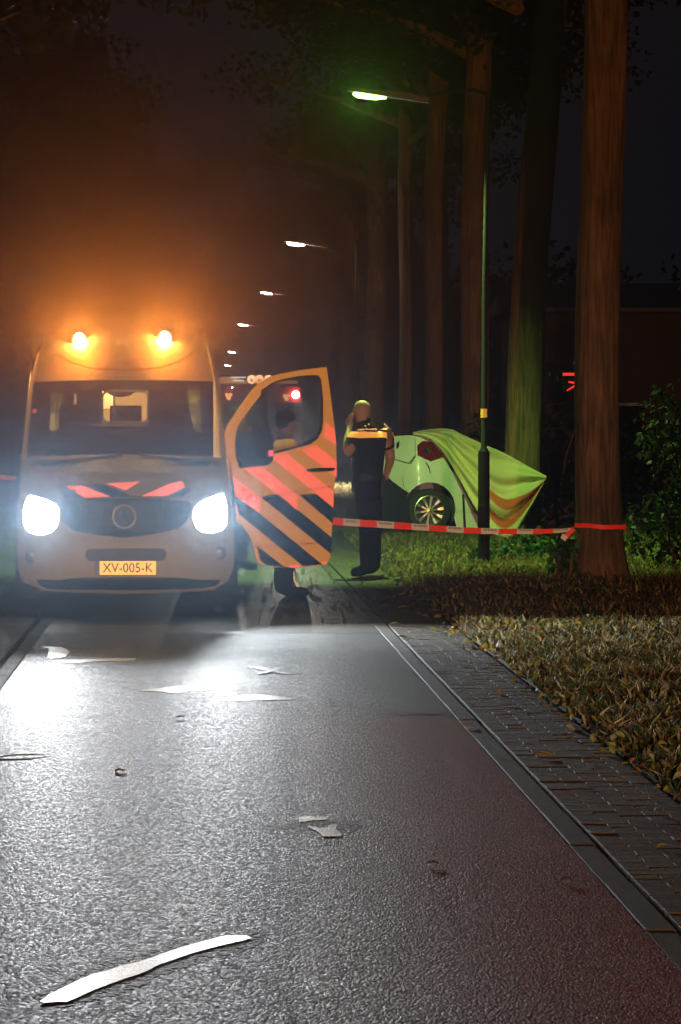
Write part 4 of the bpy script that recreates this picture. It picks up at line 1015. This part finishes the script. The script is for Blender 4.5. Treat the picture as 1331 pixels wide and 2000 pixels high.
# ------------------------------------------------------------------ trees
def bark(name, c):
    m, n, l, b = nt(name)
    tc = n.new('ShaderNodeTexCoord'); mp = n.new('ShaderNodeMapping'); mp.inputs['Scale'].default_value = (1, 1, .09); l.new(tc.outputs['Object'], mp.inputs[0])
    t = n.new('ShaderNodeTexNoise'); t.inputs['Scale'].default_value = 22; t.inputs['Detail'].default_value = 7; t.inputs['Roughness'].default_value = .65; l.new(mp.outputs[0], t.inputs[0])
    t2 = n.new('ShaderNodeTexNoise'); t2.inputs['Scale'].default_value = 1.7; t2.inputs['Detail'].default_value = 4; l.new(tc.outputs['Object'], t2.inputs[0])
    r = n.new('ShaderNodeValToRGB'); r.color_ramp.elements[0].position = .32; r.color_ramp.elements[0].color = (*[k*.35 for k in c], 1); r.color_ramp.elements[1].position = .72; r.color_ramp.elements[1].color = (*[k*1.5 for k in c], 1)
    l.new(t.outputs[0], r.inputs[0])
    mx = n.new('ShaderNodeMix'); mx.data_type = 'RGBA'; mx.blend_type = 'MULTIPLY'; mx.inputs[0].default_value = .8; l.new(r.outputs[0], mx.inputs[6])
    r2 = n.new('ShaderNodeValToRGB'); r2.color_ramp.elements[0].position = .3; r2.color_ramp.elements[0].color = (.45, .5, .4, 1); r2.color_ramp.elements[1].position = .7; r2.color_ramp.elements[1].color = (1.2, 1.1, 1, 1)
    l.new(t2.outputs[0], r2.inputs[0]); l.new(r2.outputs[0], mx.inputs[7]); l.new(mx.outputs[2], b.inputs['Base Color']); b.inputs['Roughness'].default_value = .9
    bp = n.new('ShaderNodeBump'); bp.inputs['Strength'].default_value = .9; bp.inputs['Distance'].default_value = .03; l.new(t.outputs[0], bp.inputs['Height']); l.new(bp.outputs[0], b.inputs['Normal'])
    return m
M['bark'] = bark('tree_bark', (.27, .165, .095))
M['leaf'] = blade_mat('tree_leaf'); M['leaf'].node_tree.nodes['Principled BSDF'].inputs['Roughness'].default_value = .55
def trunk_mesh(r0, r1, h, lean=(0, 0), n=22, seed=0):
    rs = np.random.default_rng(seed); ph = rs.uniform(0, 6.28, 8); b = MB(); vs = []; rows = int(h/.22)
    for i in range(rows+1):
        z = h*i/rows; t = i/rows; r = r0+(r1-r0)*t+r0*.45*math.exp(-z/.28); ox = lean[0]*t+.04*math.sin(z*.8+ph[0]); oy = lean[1]*t+.04*math.sin(z*.7+ph[1])
        for k in range(n):
            w = 2*math.pi*k/n
            rr = r*(1+.05*math.sin(3*w+ph[2]+z*.15)+.035*math.sin(7*w+ph[3]+.5*math.sin(z*1.3))+.02*math.sin(11*w+z*2+ph[4])+.10*math.exp(-z/.3)*math.sin(5*w+ph[5]))
            vs.append((ox+rr*math.cos(w), oy+rr*math.sin(w), z-.06))
    fs = [(i*n+k, i*n+(k+1) % n, (i+1)*n+(k+1) % n, (i+1)*n+k) for i in range(rows) for k in range(n)]
    b.add(vs, fs); return b
def leaf_cloud(name, clumps, n, size, parent, palette=((.016,.03,.007),(.026,.04,.009),(.04,.04,.012)), droop=.4):
    """leaves (two folded quads each) spread through clumps (centre, radii)"""
    wts = np.array([c[1][0]*c[1][1]*c[1][2] for c in clumps])**.7; wts /= wts.sum(); pick = rng.choice(len(clumps), n, p=wts)
    C = np.array([c[0] for c in clumps])[pick]; Rr = np.array([c[1] for c in clumps])[pick]
    d = rng.normal(size=(n, 3)); d /= np.linalg.norm(d, axis=1)[:, None]; rad = rng.random((n, 1))**.45; Pp = C+d*Rr*rad
    a = rng.normal(size=(n, 3)); a[:, 2] -= droop; a /= np.linalg.norm(a, axis=1)[:, None]
    q = rng.normal(size=(n, 3)); s = np.cross(a, q); s /= np.linalg.norm(s, axis=1)[:, None]; nn = np.cross(a, s)
    L = size*rng.uniform(.6, 1.3, (n, 1)); W = L*rng.uniform(.28, .42, (n, 1)); f = rng.uniform(.1, .5, (n, 1))
    V = np.stack([Pp, Pp+a*L*.45+s*W+nn*W*f, Pp+a*L, Pp+a*L*.45-s*W+nn*W*f], 1).reshape(-1, 3)
    o = np.arange(n)[:, None]*4; Fq = np.concatenate([o+np.array([[0,1,2]]), o+np.array([[0,2,3]])], 1).reshape(-1, 3)
    me = bpy.data.meshes.new(name); me.from_pydata(V.tolist(), [], Fq.tolist()); me.materials.append(M['leaf'])
    pal = np.array(palette)[rng.integers(0, len(palette), n)]*rng.uniform(.6, 1.4, (n, 1)); vcolor(me, pal, 6)
    return link(name, me, parent)
def limbs(b, h0, h1, n, reach, seed):
    rs = random.Random(seed); tips = []
    for k in range(n):
        z = rs.uniform(h0, h1); a = 2*math.pi*(k/n)+rs.uniform(-.4, .4); L = reach*rs.uniform(.6, 1.1); pts = [Vector((0, 0, z))]
        for j in range(1, 5):
            t = j/4; pts.append(Vector((math.cos(a+.3*t)*L*t, math.sin(a+.3*t)*L*t, z+L*(.55*t-.25*t*t)+rs.uniform(-.1, .1))))
        b.tube(pts, [.10, .075, .05, .03, .012], 7); tips += pts[2:]
        for j in (2, 3):
            c = pts[j]; q = c+Vector((rs.uniform(-1,1), rs.uniform(-1,1), rs.uniform(-.2,.9)))*L*.3; b.tube([c, (c+q)/2+Vector((0,0,.08)), q], [.035, .022, .008], 6); tips.append(q)
    return tips
def make_tree(x, y, label, r0, r1, h, lean, seed, crown_n=5200, c0=5.5, c1=11, reach=3.2, group=None, crown_from=None):
    t = thing('avenue_tree', label, 'tree', (x, y, 0), 0, group)
    trunk_mesh(r0, r1, h, lean, seed=seed).build('trunk', M['bark'], t, angle=180)
    if crown_from is None:
        b = MB(); tips = limbs(b, c0, c1-2, 9, reach, seed); lb = b.build('limbs', M['bark'], t); lb.name = 'limb'
        cl = [(tuple(p), (random.uniform(.6, 1.1),)*2+(random.uniform(.4, .8),)) for p in tips]
        cr = leaf_cloud('crown', cl, crown_n, .15, t)
        return t, lb, cr
    for o in crown_from:
        c = o.copy(); COL.objects.link(c); c.parent = t; c.rotation_euler = (0, 0, seed*1.3)
    return t
TG = 'avenue trees lining the road'
tA, lbA, crA = make_tree(4.10, 31.3, 'thick straight trunk nearest on the right, with the red and white tape tied round it', .228, .205, 13, (.02, 0), 1, c0=7.4, c1=12, group=TG)
make_tree(4.45, 42.75, 'leaning pale trunk behind the sheet, wrecked car against it', .265, .17, 13, (.75, 0), 2, group=TG, crown_from=(lbA, crA))
make_tree(4.30, 48.2, 'trunk just left of the lamp pole, beyond the wrecked car', .235, .17, 13, (.2, 0), 3, group=TG, crown_from=(lbA, crA))
make_tree(4.30, 56, 'trunk third beyond the wrecked car, left of the lamp pole', .23, .17, 13, (.15, 0), 4, group=TG, crown_from=(lbA, crA))
make_tree(4.30, 64, 'slim dim trunk behind the bald man, second from the ivy one', .17, .13, 13, (.1, 0), 5, group=TG, crown_from=(lbA, crA))
tF = make_tree(4.22, 74, 'pale ivy clad trunk directly above the bald man', .27, .2, 13, (.15, 0), 6, group=TG, crown_from=(lbA, crA))
iv = [((random.uniform(-.35, .35), -.3, z), (.28, .18, .3)) for z in np.arange(1.5, 8.5, .35)]
leaf_cloud('ivy', iv, 1300, .10, tF, ((.05,.07,.03),(.12,.14,.08),(.4,.42,.34)))  # palest leaf tone paints the glints of light on the ivy
# left row: trunks mostly hidden, crowns hang over the road
tL, lbL, crL = make_tree(-3.9, 36, 'left roadside tree with its crown spread over the ambulance roof', .24, .18, 13, (.3, 0), 11, 8500, 4.2, 10, 4.2, TG)
for i, (x, y, lab) in enumerate(((-4.2, 47, 'second tree on the left, crown over the road behind the ambulance'), (-4.1, 58, 'third tree on the left, deep behind the ambulance'), (-4.0, 70, 'fourth tree on the left, above the fire engine'), (-4.1, 86, 'farthest left tree, beyond the fire engine'))):
    make_tree(x, y, lab, .24, .18, 13, (.2, 0), 12+i, group=TG, crown_from=(lbL, crL))
for i, (x, y, lab) in enumerate(((4.3, 88, 'far tree on the right past the ivy clad trunk'), (4.2, 104, 'farthest right tree, at the end of the lamp row'))):
    make_tree(x, y, lab, .24, .18, 13, (.2, 0), 22+i, group=TG, crown_from=(lbL, crL))

def shrub(label, c, clumps, n, size, pal=((.012,.024,.005),(.02,.034,.008),(.03,.034,.012)), stems=6):
    t = thing('shrub', label, 'shrub', (c[0], c[1], 0))
    b = MB()
    for k in range(stems):
        q = clumps[k % len(clumps)]; a = Vector((random.uniform(-.2,.2), random.uniform(-.2,.2), 0)); e = Vector(q[0])+Vector((random.uniform(-1,1)*q[1][0]*.5, 0, random.uniform(0,1)*q[1][2]*.5))
        b.tube([a, (a+e)/2+Vector((random.uniform(-.1,.1), 0, .1)), e], [.02, .014, .005], 6)
    b.build('stem', M['bark'], t); leaf_cloud('foliage', clumps, n, size, t, pal); return t
shrub('dark green bush behind the thick right trunk at the edge of the verge', (5.3, 33.5), [((0,0,.5),(.7,.5,.5)), ((.4,.2,1.1),(.8,.5,.7)), ((-.1,0,1.6),(.5,.4,.5)), ((.6,0,2.3),(.5,.4,.7))], 2600, .10)
shrub('low leafy weeds at the foot of the lamp pole', (3.62, 35.6), [((0,0,.12),(.5,.35,.16)), ((.5,-.1,.15),(.4,.3,.2)), ((.2,0,.2),(.25,.2,.2))], 750, .085, ((.04,.10,.02),(.06,.13,.03)))
shrub('broad leaved plant beside the tape knot on the thick trunk', (3.72, 31.2), [((0,0,.35),(.14,.12,.18)), ((.05,.1,.12),(.25,.2,.15)), ((-.02,0,.55),(.08,.08,.08))], 230, .11, ((.03,.09,.02),(.06,.14,.03)))
shrub('dark undergrowth between the two nearest right trunks', (5.2, 46), [((0,0,.7),(1.3,.5,.7)), ((1.2,.4,1.2),(.9,.5,.8)), ((-.6,.3,1.3),(.6,.5,.7)), ((.4,0,2),(.7,.4,.6))], 2600, .11)
shrub('hanging leafy branch at the right edge above head height', (5.6, 32.8), [((.1,0,3.6),(.5,.4,.6)), ((-.1,0,3.0),(.3,.3,.25)), ((.25,0,4.3),(.45,.4,.4)), ((.3,.2,2.6),(.35,.3,.25))], 1500, .12, ((.07,.08,.02),(.10,.09,.03)))
shrub('hedge of dark bushes beyond the wrecked car', (9.2, 60), [((k*1.3-2.2, random.uniform(-.3,.3), .9),(1.0,.7,.9)) for k in range(6)], 3000, .13)
shrub('dark hedge along the left verge beyond the ambulance', (-6, 44), [((random.uniform(-.6,.6), k*1.6-3, 1.0),(.8,1.1,1.1)) for k in range(5)], 2600, .13)

# far wood closing the avenue
wood = leaf_cloud('wood', [((rng.uniform(-45, 45), 230+rng.uniform(0, 25), rng.uniform(3, 14)), (5, 4, 4)) for _ in range(90)], 14000, .7, None)
tag(wood, 'dark wood closing the end of the avenue', kind='stuff')
side_wood = leaf_cloud('wood', [((rng.uniform(12, 30), rng.uniform(75, 120), rng.uniform(1, 7)), (3, 3, 2.2)) for _ in range(40)]+[((-rng.uniform(9, 24), rng.uniform(40, 150), rng.uniform(1, 12)), (3.2, 3, 3)) for _ in range(90)], 22000, .32, None)
tag(side_wood, 'dark woodland on both sides of the avenue', kind='stuff')

# ------------------------------------------------------------------ street lamps
def street_lamp(label, Y, tube, case, pole_x=3.23, head_x=1.93, hz=5.38, tone=None):
    t = thing('street_lamp', label, 'street lamp', (pole_x, Y, 0), 0, 'street lamps along the road')
    b = MB(); b.tube([(0,0,-.05),(0,0,1.32)], [.066,.066], 18); b.tube([(0,0,1.30),(0,0,1.36),(.01,0,3.2),(.045,0,5.3)], [.066,.034,.031,.026], 14)
    p = b.build('pole', M['pole'], t)
    b = MB(); b.box((-.03,-.062,.55), (.09,.02,.32)); b.build('hatch', M['pole'], p, bevel=.006)
    hx = head_x-pole_x
    b = MB(); b.tube([(.045,0,5.25),(.02,0,hz-.02),(-.12,0,hz+.02),(-.45,0,hz-.01),(hx+.66,0,hz-.045)], [.026,.025,.022,.02,.02], 10); b.build('arm', M['pole'], t)
    b = MB(); prof = []
    for k, (x, w, h0, h1) in enumerate(((hx+.68,.045,-.035,.035),(hx+.55,.05,-.03,.04),(hx+.46,.075,-.02,.06),(hx+.3,.085,-.012,.06),(hx-.1,.085,.012,.065),(hx-.24,.05,.02,.05))):
        zc = hz-.06+(hx+.3-x)*.09
        for yy, zz in ((-w,h0),(w,h0),(w*.8,h1),(-w*.8,h1)): prof.append((x, yy, zc+zz))
    fs = [(i*4+k, i*4+(k+1) % 4, (i+1)*4+(k+1) % 4, (i+1)*4+k) for i in range(5) for k in range(4)]+[(3,2,1,0),(20,21,22,23)]
    b.add(prof, fs); hd = b.build('lamp_head', case, t, bevel=.01)
    zt = hz-.075
    b = MB(); b.tube([(hx-.18,0,zt+.052),(hx-.12,0,zt+.046),(hx+.08,0,zt+.024),(hx+.2,0,zt+.010)], [.012,.042,.042,.014], 12); b.build('lamp_tube', tube, hd)
    return t, Vector((head_x, Y, zt-.06))
l1, p1 = street_lamp('tall lamp post on the verge with green glowing tube, nearest of the row', 34.7, M['green_tube'], M['lamp_case'])
b = MB(); b.lathe((0,0,0), (0,0,1), [(.0345, 1.70), (.036, 1.70), (.036, 1.80), (.0345, 1.80)], 16); b.build('sticker', M['sticker'], l1)
lamp('green_tube_glow', 'SPOT', p1+Vector((-.1, -.12, .03)), 45, (.30, 1, .10), .04, p1+Vector((-.1-.5, -10, -.78)), 9, .3)
lamp('green_street_light', 'SPOT', p1, I_GREEN, (.50, 1, .20), .08, p1+Vector((.1, 1.0, -3)), 120, .5)
for (px, py, Y, lab, case, xo) in ((577,477,64.7,'second lamp of the row, bright head with orange lit arm',M['lamp_case'],0), (522,573,92.5,'third lamp of the row, with pink light painted into its housing',M['pink_lit_case'],0),
                          (475,635,117,'fourth lamp of the row, small white light',M['lamp_case'],0), (453,688,159,'fifth lamp of the row, broad white spot above the fire engine',M['lamp_case'],0), (445,714,194,'sixth and farthest lamp, lowest white dot above the fire engine',M['lamp_case'],0)):
    q = P(px, py, Y); t, pl = street_lamp(lab, Y, M['white_tube'], case, q.x+1.25, q.x, q.z+.05)
    lamp('street_light', 'POINT', pl-Vector((0, .1, .1)), I_FAR, (1, .95, .82), .08)

# ------------------------------------------------------------------ fire engine
YF = 80.0
M['horn'] = film('brightened_horn', (.9, .85, .75), .8, .3); M['roofbox'] = film('brightened_roof_box', (.6, .42, .28), .3, .35)  # bead lobe added to brighten horns and roof box; neither carries sheeting
fe = thing('fire_engine', 'red fire engine with lit roof bar and chrome horns far behind the ambulance', 'fire engine', (P(500, 900, YF).x, YF, 0))
fx = fe.location.x; fs_ = F/YF
def E(px, py, dy=0): w = P(px, py, YF+dy); return Vector((w.x-fx, dy, w.z))
zr = E(500, 757).z; zw0 = E(500, 845).z
b = MB(); b.box((0, 3.5, (zr+.5)/2+.15), (2.45, 6.9, zr-.6)); b.build('cab_body', M['fire_red'], fe, bevel=.08)
a, c = E(424, 772), E(588, 832); b = MB(); b.box(((a.x+c.x)/2, .03, (a.z+c.z)/2), (c.x-a.x, .06, a.z-c.z), Matrix.Rotation(R(-14), 3, 'X')); b.build('windscreen', M['dark_glass'], fe, bevel=.03)
b = MB(); b.box((0, .02, .62), (2.4, .3, .42)); b.build('bumper', M['white_letter'], fe, bevel=.05)
b = MB(); q = E(447, 742); b.box((q.x, .3, q.z), (.48, .3, .17)); b.box((0, .35, q.z-.06), (2.2, .35, .10)); b.build('roof_box', M['roofbox'], fe, bevel=.02)
for py, x0, x1 in ((737, 451, 481), (743, 456, 477)):
    p0, p1_ = E(x0, py), E(x1, py); b = MB(); b.box(((p0.x+p1_.x)/2, .08, p0.z), (p1_.x-p0.x, .06, .035)); b.build('light_bar', M['white_bar'], fe)
for px in (492, 507, 525):
    q = E(px, 741); b = MB(); b.lathe((q.x, .05, q.z), (0, -1, 0), [(.02, -.3), (.05, -.15), (.10, -.02), (.118, 0), (.108, .01), (.07, -.04), (.05, -.12)], 24); b.build('horn', M['horn'], fe)
for px, py in ((447, 774), (560, 776)):
    q = E(px, py); b = MB()
    for dx, dz, r in ((-.05, .04, .05), (.05, .04, .05), (0, -.04, .06)): b.ball((q.x+dx, -.03, q.z+dz), (r, .02, r), 10, 6)
    b.build('badge', M['orange_badge'], fe)
for x0, x1, py in ((459, 468, 777), (509, 519, 776), (540, 550, 778)):
    p0, p1_ = E(x0, py), E(x1, py); b = MB(); b.box(((p0.x+p1_.x)/2, -.02, p0.z), (p1_.x-p0.x, .03, .05)); b.build('marker_strip', M['beige'], fe)
for px, py, r in ((501, 758, .05), (486, 776, .04), (454, 757, .015)):
    q = E(px, py); b = MB(); b.ball((q.x, -.05, q.z), (r, .02, r), 10, 6); b.build('marker_lamp', M['flood'] if r < .02 else M['orange_badge'], fe)
q = E(578, 771); b = MB(); b.lathe((q.x, -.05, q.z), (0, -1, 0), [(.10, -.06), (.10, .0), (.001, .01)], 16); fl = b.build('floodlight', M['flood'], fe)
for px in (-.95, .95):
    b = MB(); b.lathe((px, -.16, .75), (0, -1, 0), [(.12, -.05), (.11, .0), (.001, .02)], 18); b.build('headlight', M['engine_head'], fe)
for sx_ in (-1.05, 1.05):
    b = MB(); b.lathe((sx_, 1.2, .48), (sx_, 0, 0), [(.25, -.14), (.48, -.14), (.48, .12), (.25, .14), (.001, .1)], 28); b.build('wheel', M['rubber'], fe)
letters('BRANDWEER', .2, (0, -.01, E(500, 765).z+.02), M['faint_letter'], fe, 'cab_lettering') if False else None
for sx_ in (-.95, .95):
    o = Vector((fx+sx_, YF-.4, .8)); lamp('engine_headlight_beam', 'SPOT', o, I_ENGINE, (1, .93, .80), .08, o+Vector((-.2, -30, -1.6)), 30, 1)
o = E(578, 771)+Vector((fx, YF-.3, 0)); lamp('engine_floodlight_beam', 'SPOT', o, 2200, (1, .93, .78), .1, Vector((3.2, 72, 0)), 22, .4)

# ------------------------------------------------------------------ barrier tape
def tape(name, label, pts, seglen, width, first, text=True):
    """runs of plastic tape, printed red and white; each print field is a part"""
    L = [0]
    for a, b_ in zip(pts, pts[1:]): L.append(L[-1]+(Vector(b_)-Vector(a)).length)
    def at_(s):
        s = max(0, min(L[-1], s)); i = max(k for k in range(len(pts)-1) if L[k] <= s+1e-9); t = (s-L[i])/(L[i+1]-L[i])
        w = [pts[max(0, min(len(pts)-1, i+k))] for k in (-1, 0, 1, 2)]
        q = [.5*((2*w[1][j])+(-w[0][j]+w[2][j])*t+(2*w[0][j]-5*w[1][j]+4*w[2][j]-w[3][j])*t*t+(-w[0][j]+3*w[1][j]-3*w[2][j]+w[3][j])*t**3) for j in range(3)]
        return Vector(q)
    base = Vector((pts[0][0], pts[0][1], 0)); root = thing(name, label, 'barrier tape', base)
    k = 0; s = 0
    while s < L[-1]-.01:
        e = min(L[-1], s+seglen); b = MB(); vs = []; n = 4
        for i in range(n+1):
            p = at_(s+(e-s)*i/n)-base; tw = .35*math.sin((s+(e-s)*i/n)*1.9+.6); wz = width*(1-.45*((s+(e-s)*i/n)/L[-1])**3)/2
            up = Vector((0, -math.sin(tw), math.cos(tw)))*wz; vs += [p-up, p+up]
        b.add(vs, [(i*2, i*2+2, i*2+3, i*2+1) for i in range(n)]); red = (k+first) % 2 == 0
        sg = b.build('tape_field', M['tape_red'] if red else M['tape_white'], root, smooth=True)
        if text and not red and width > .05:
            mid = at_((s+e)/2)-base; d = (at_(e)-at_(s)).normalized()
            o = letters('NIET BETREDEN', .026, mid+Vector((0, -.006, .012)), M['letter'], sg, 'tape_lettering', sx=.75); o.rotation_euler = (R(90), math.asin(-d.z), math.atan2(d.y, d.x))
        s = e; k += 1
    return root
M['tape_red'] = film('red_tape_film', (.75, .05, .02), .22); M['tape_white'] = film('white_tape_film', (.75, .70, .58), .12)
tp = [tuple(P(px, py, Y)) for px, py, Y in ((470, 995, 30.0), (560, 1008, 30.2), (650, 1018, 30.35), (740, 1024, 30.55), (840, 1031, 30.7), (940, 1037, 30.85), (1040, 1038, 31.0), (1100, 1036, 31.0), (1122, 1033, 31.05))]
tape('barrier_tape', 'red and white barrier tape stretched from the open door to the thick trunk', tp, .185, .072, 1)
# loop round the trunk and loose tail
t = thing('tape_knot', 'red tape wound round the thick trunk with a loose yellowish tail', 'barrier tape', (4.10, 31.3, 0))
b = MB(); n = 40; vs = []
for i in range(n+1):
    w = 2*math.pi*i/n; zz = P(1170, 1029, 31.05).z-.012*math.cos(w)
    rr = .262
    for s in (-.022, .022): vs.append((rr*math.cos(w), rr*math.sin(w), zz+s+.004*math.sin(5*w)))
b.add(vs, [(i*2, i*2+2, i*2+3, i*2+1) for i in range(n)]); b.build('tape_loop', M['tape_red'], t)
b = MB(); p0 = P(1122, 1033, 31.03)-Vector((4.10, 31.3, 0)); vs = []
for (px, py, w) in ((1122,1034,.03),(1112,1041,.04),(1104,1050,.05)):
    q = P(px, py, 31.0)-Vector((4.10, 31.3, 0)); vs += [q+Vector((-w/2,0,w/3)), q+Vector((w/2,0,-w/3))]
b.add(vs, [(0,1,3,2),(2,3,5,4)]); b.build('tape_tail', M['tape_red'], t)
b = MB(); vs = []
for (px, py, w) in ((1104,1045,.05),(1100,1054,.05)):
    q = P(px, py, 30.99)-Vector((4.10, 31.3, 0)); vs += [q+Vector((-w/2,0,w/3)), q+Vector((w/2,0,-w/3))]
b.add(vs, [(0,1,3,2)]); b.build('tape_tail', M['tape_white'], t)
tape('barrier_tape', 'short end of red and white tape left of the ambulance windscreen', [tuple(P(px, py, Y)) for px, py, Y in ((-268, 921, 35.7), (-60, 927, 31.3), (36, 936, 29))], .19, .06, 1, False)

# ------------------------------------------------------------------ dark house behind the right-hand trees, with a red glowing sign
HX0, HY0 = P(1040, 900, 78).x, 78
hs = thing('house', 'dark house behind the right hand trees with a low pale gutter line', 'house', (HX0, HY0, 0))
zg = P(1080, 608, 78).z
b = MB(); b.box((5, 4, zg/2), (10, 8, zg)); b.build('wall', M['brick_wall'], hs, smooth=False)
b = MB(); b.add([(-.4,-.4,zg+.1),(10.4,-.4,zg+.1),(10.4,4,zg+.9),(-.4,4,zg+.9),(10.4,8.4,zg+.1),(-.4,8.4,zg+.1)], [(0,1,2,3),(3,2,4,5),(0,3,5),(1,4,2)]); b.build('roof', M['roof_tile'], hs, smooth=False)
b = MB(); b.tube([(-.4,-.45,zg+.02),(10.4,-.45,zg+.02)], .06, 8); b.build('gutter', mat('pale_gutter', (.22, .22, .25), .4), hs)
for x in (2.2, 6.5):
    b = MB(); b.box((x, -.02, 1.5), (1.3, .06, 1.4)); w_o = b.build('window', M['white_letter'], hs, smooth=False)
    b = MB(); b.box((x, -.04, 1.5), (1.15, .06, 1.25)); b.build('pane', M['dark_glass'], w_o, smooth=False)
sg = thing('red_sign', 'small red glowing sign strip with a hooked mark, just left of the thick trunk', 'sign', tuple(P(1120, 745, 40.2)))
def SG(px, py): return P(px, py, 40.2)-P(1120, 745, 40.2)
b = MB(); b.tube([SG(1100, 731), SG(1136, 731)], .018, 8); b.build('light_strip', M['red_glow'], sg)
b = MB(); b.tube([SG(1111, 746), SG(1124, 748), SG(1125, 752), SG(1108, 763)], [.010, .015, .013, .008], 8); b.build('light_mark', M['red_glow'], sg)
b = MB(); b.box(SG(1125, 745)+Vector((0, .1, 0)), (.32, .04, .27)); b.build('sign_board', mat('matt_black', (.003, .003, .003), .9, spec=.1), sg)
b = MB(); zz = -P(1120, 745, 40.2).z; b.tube([(.1, .16, zz), (.1, .16, .1)], .03, 8); b.build('sign_post', M['pole'], sg)

# ------------------------------------------------------------------ loose leaves and twigs on the road
def one_leaf(label, px, py, L, col, lift=.004, rz=0):
    vs, fs = leaf_shape(L, L*.55, .35); b = MB(); b.add(vs, fs); g_ = G(px, py)
    o = b.build('fallen_leaf', col, None, loc=(g_.x, g_.y, lift)); o.rotation_euler = (random.gauss(0, .12), random.gauss(0, .12), rz)
    return tag(o, label, 'leaf', 'fallen leaves on the paving')
yl = mat('yellow_leaf', (.45, .33, .03), .5); bl = mat('brown_leaf', (.13, .06, .025), .6); pl_ = mat('pale_leaf', (.42, .40, .2), .5)
for lab, px, py, L, c, rz in (('brown curled leaf alone on the red asphalt near the front', 845, 1690, .065, bl, 1.2), ('small yellow leaf on the footpath at the right edge', 1293, 1656, .05, yl, 1.6),
    ('yellow and brown leaf on the footpath beside the kerb', 1062, 1478, .10, yl, 1.4), ('pale leaf lying on the kerb stones above the red lane', 912, 1420, .10, pl_, 1.5), ('brown leaf on the red asphalt beside the kerb', 1105, 1722, .06, bl, 1.3),
    ('dark curled leaf in front of the number plate', 268, 1266, .08, bl, .8), ('small dark leaf on the glossy road before the white dash', 352, 1404, .07, bl, 1.7), ('white lit leaf on the paving left of the ambulance', 20, 1226, .10, pl_, 1.9),
    ('pale leaf on the kerb farthest back by the uniformed man', 674, 1172, .12, pl_, 1.5), ('pale leaf on the footpath in front of the uniformed man', 788, 1188, .11, pl_, 1.7), ('pale tilted leaf at the grass edge of the footpath', 852, 1196, .13, pl_, 1.2),
    ('pale leaf in the middle of the dark footpath', 773, 1222, .11, pl_, 1.5), ('pale leaf on the footpath nearest the asphalt joint', 785, 1247, .10, pl_, 1.4), ('yellow leaf pair at the border of grass and footpath', 1108, 1402, .11, yl, 1.0),
    ('orange leaf on the footpath under the grass edge', 1185, 1440, .10, mat('orange_leaf', (.4, .15, .03), .5), 1.4), ('thin pale leaf right of the crossed strokes', 648, 1376, .06, pl_, 1.5), ('large pale leaf by the boot behind the door', 612, 1150, .16, pl_, 1.0)):
    one_leaf(lab, px, py, L, c, rz=rz)
def twig(label, a, b_, r):
    p, q = G(*a), G(*b_); c = (p+q)/2; b = MB(); d = q-p
    b.tube([p-c, p-c+d*.35+Vector((0,.02,.006)), p-c+d*.7+Vector((0,-.015,.004)), q-c], [r, r*.9, r*.7, r*.4], 6)
    return tag(b.build('twig', M['bark'], None, loc=(c.x, c.y, r)), label, 'twig')
twig('thin dark twig on the bright road at the left edge', (-6, 1481), (96, 1475), .0045)
twig('short dark twig on the bright road left of centre', (226, 1508), (245, 1507), .006)
twig('dark bent twig lying in the grass in front of the lamp pole', (905, 1132), (936, 1112), .012)

# ------------------------------------------------------------------ haze volume, added to give the lamps their bloom
b = MB(); b.box((10, 145, 9.5), (240, 330, 22)); b.f = [tuple(f) for f in b.f]
m = bpy.data.materials.new('bloom_haze'); m.use_nodes = True; m.cycles.volume_sampling = 'EQUIANGULAR'; n = m.node_tree.nodes; n.clear()
pv = n.new('ShaderNodeVolumePrincipled'); pv.inputs['Density'].default_value = HAZE; pv.inputs['Color'].default_value = (.92, .95, 1, 1); pv.inputs['Anisotropy'].default_value = .962
o_ = n.new('ShaderNodeOutputMaterial'); m.node_tree.links.new(pv.outputs[0], o_.inputs['Volume'])
tag(b.build('haze', m, smooth=False), 'thin haze added over the whole road for the bloom round the lamps', kind='stuff')
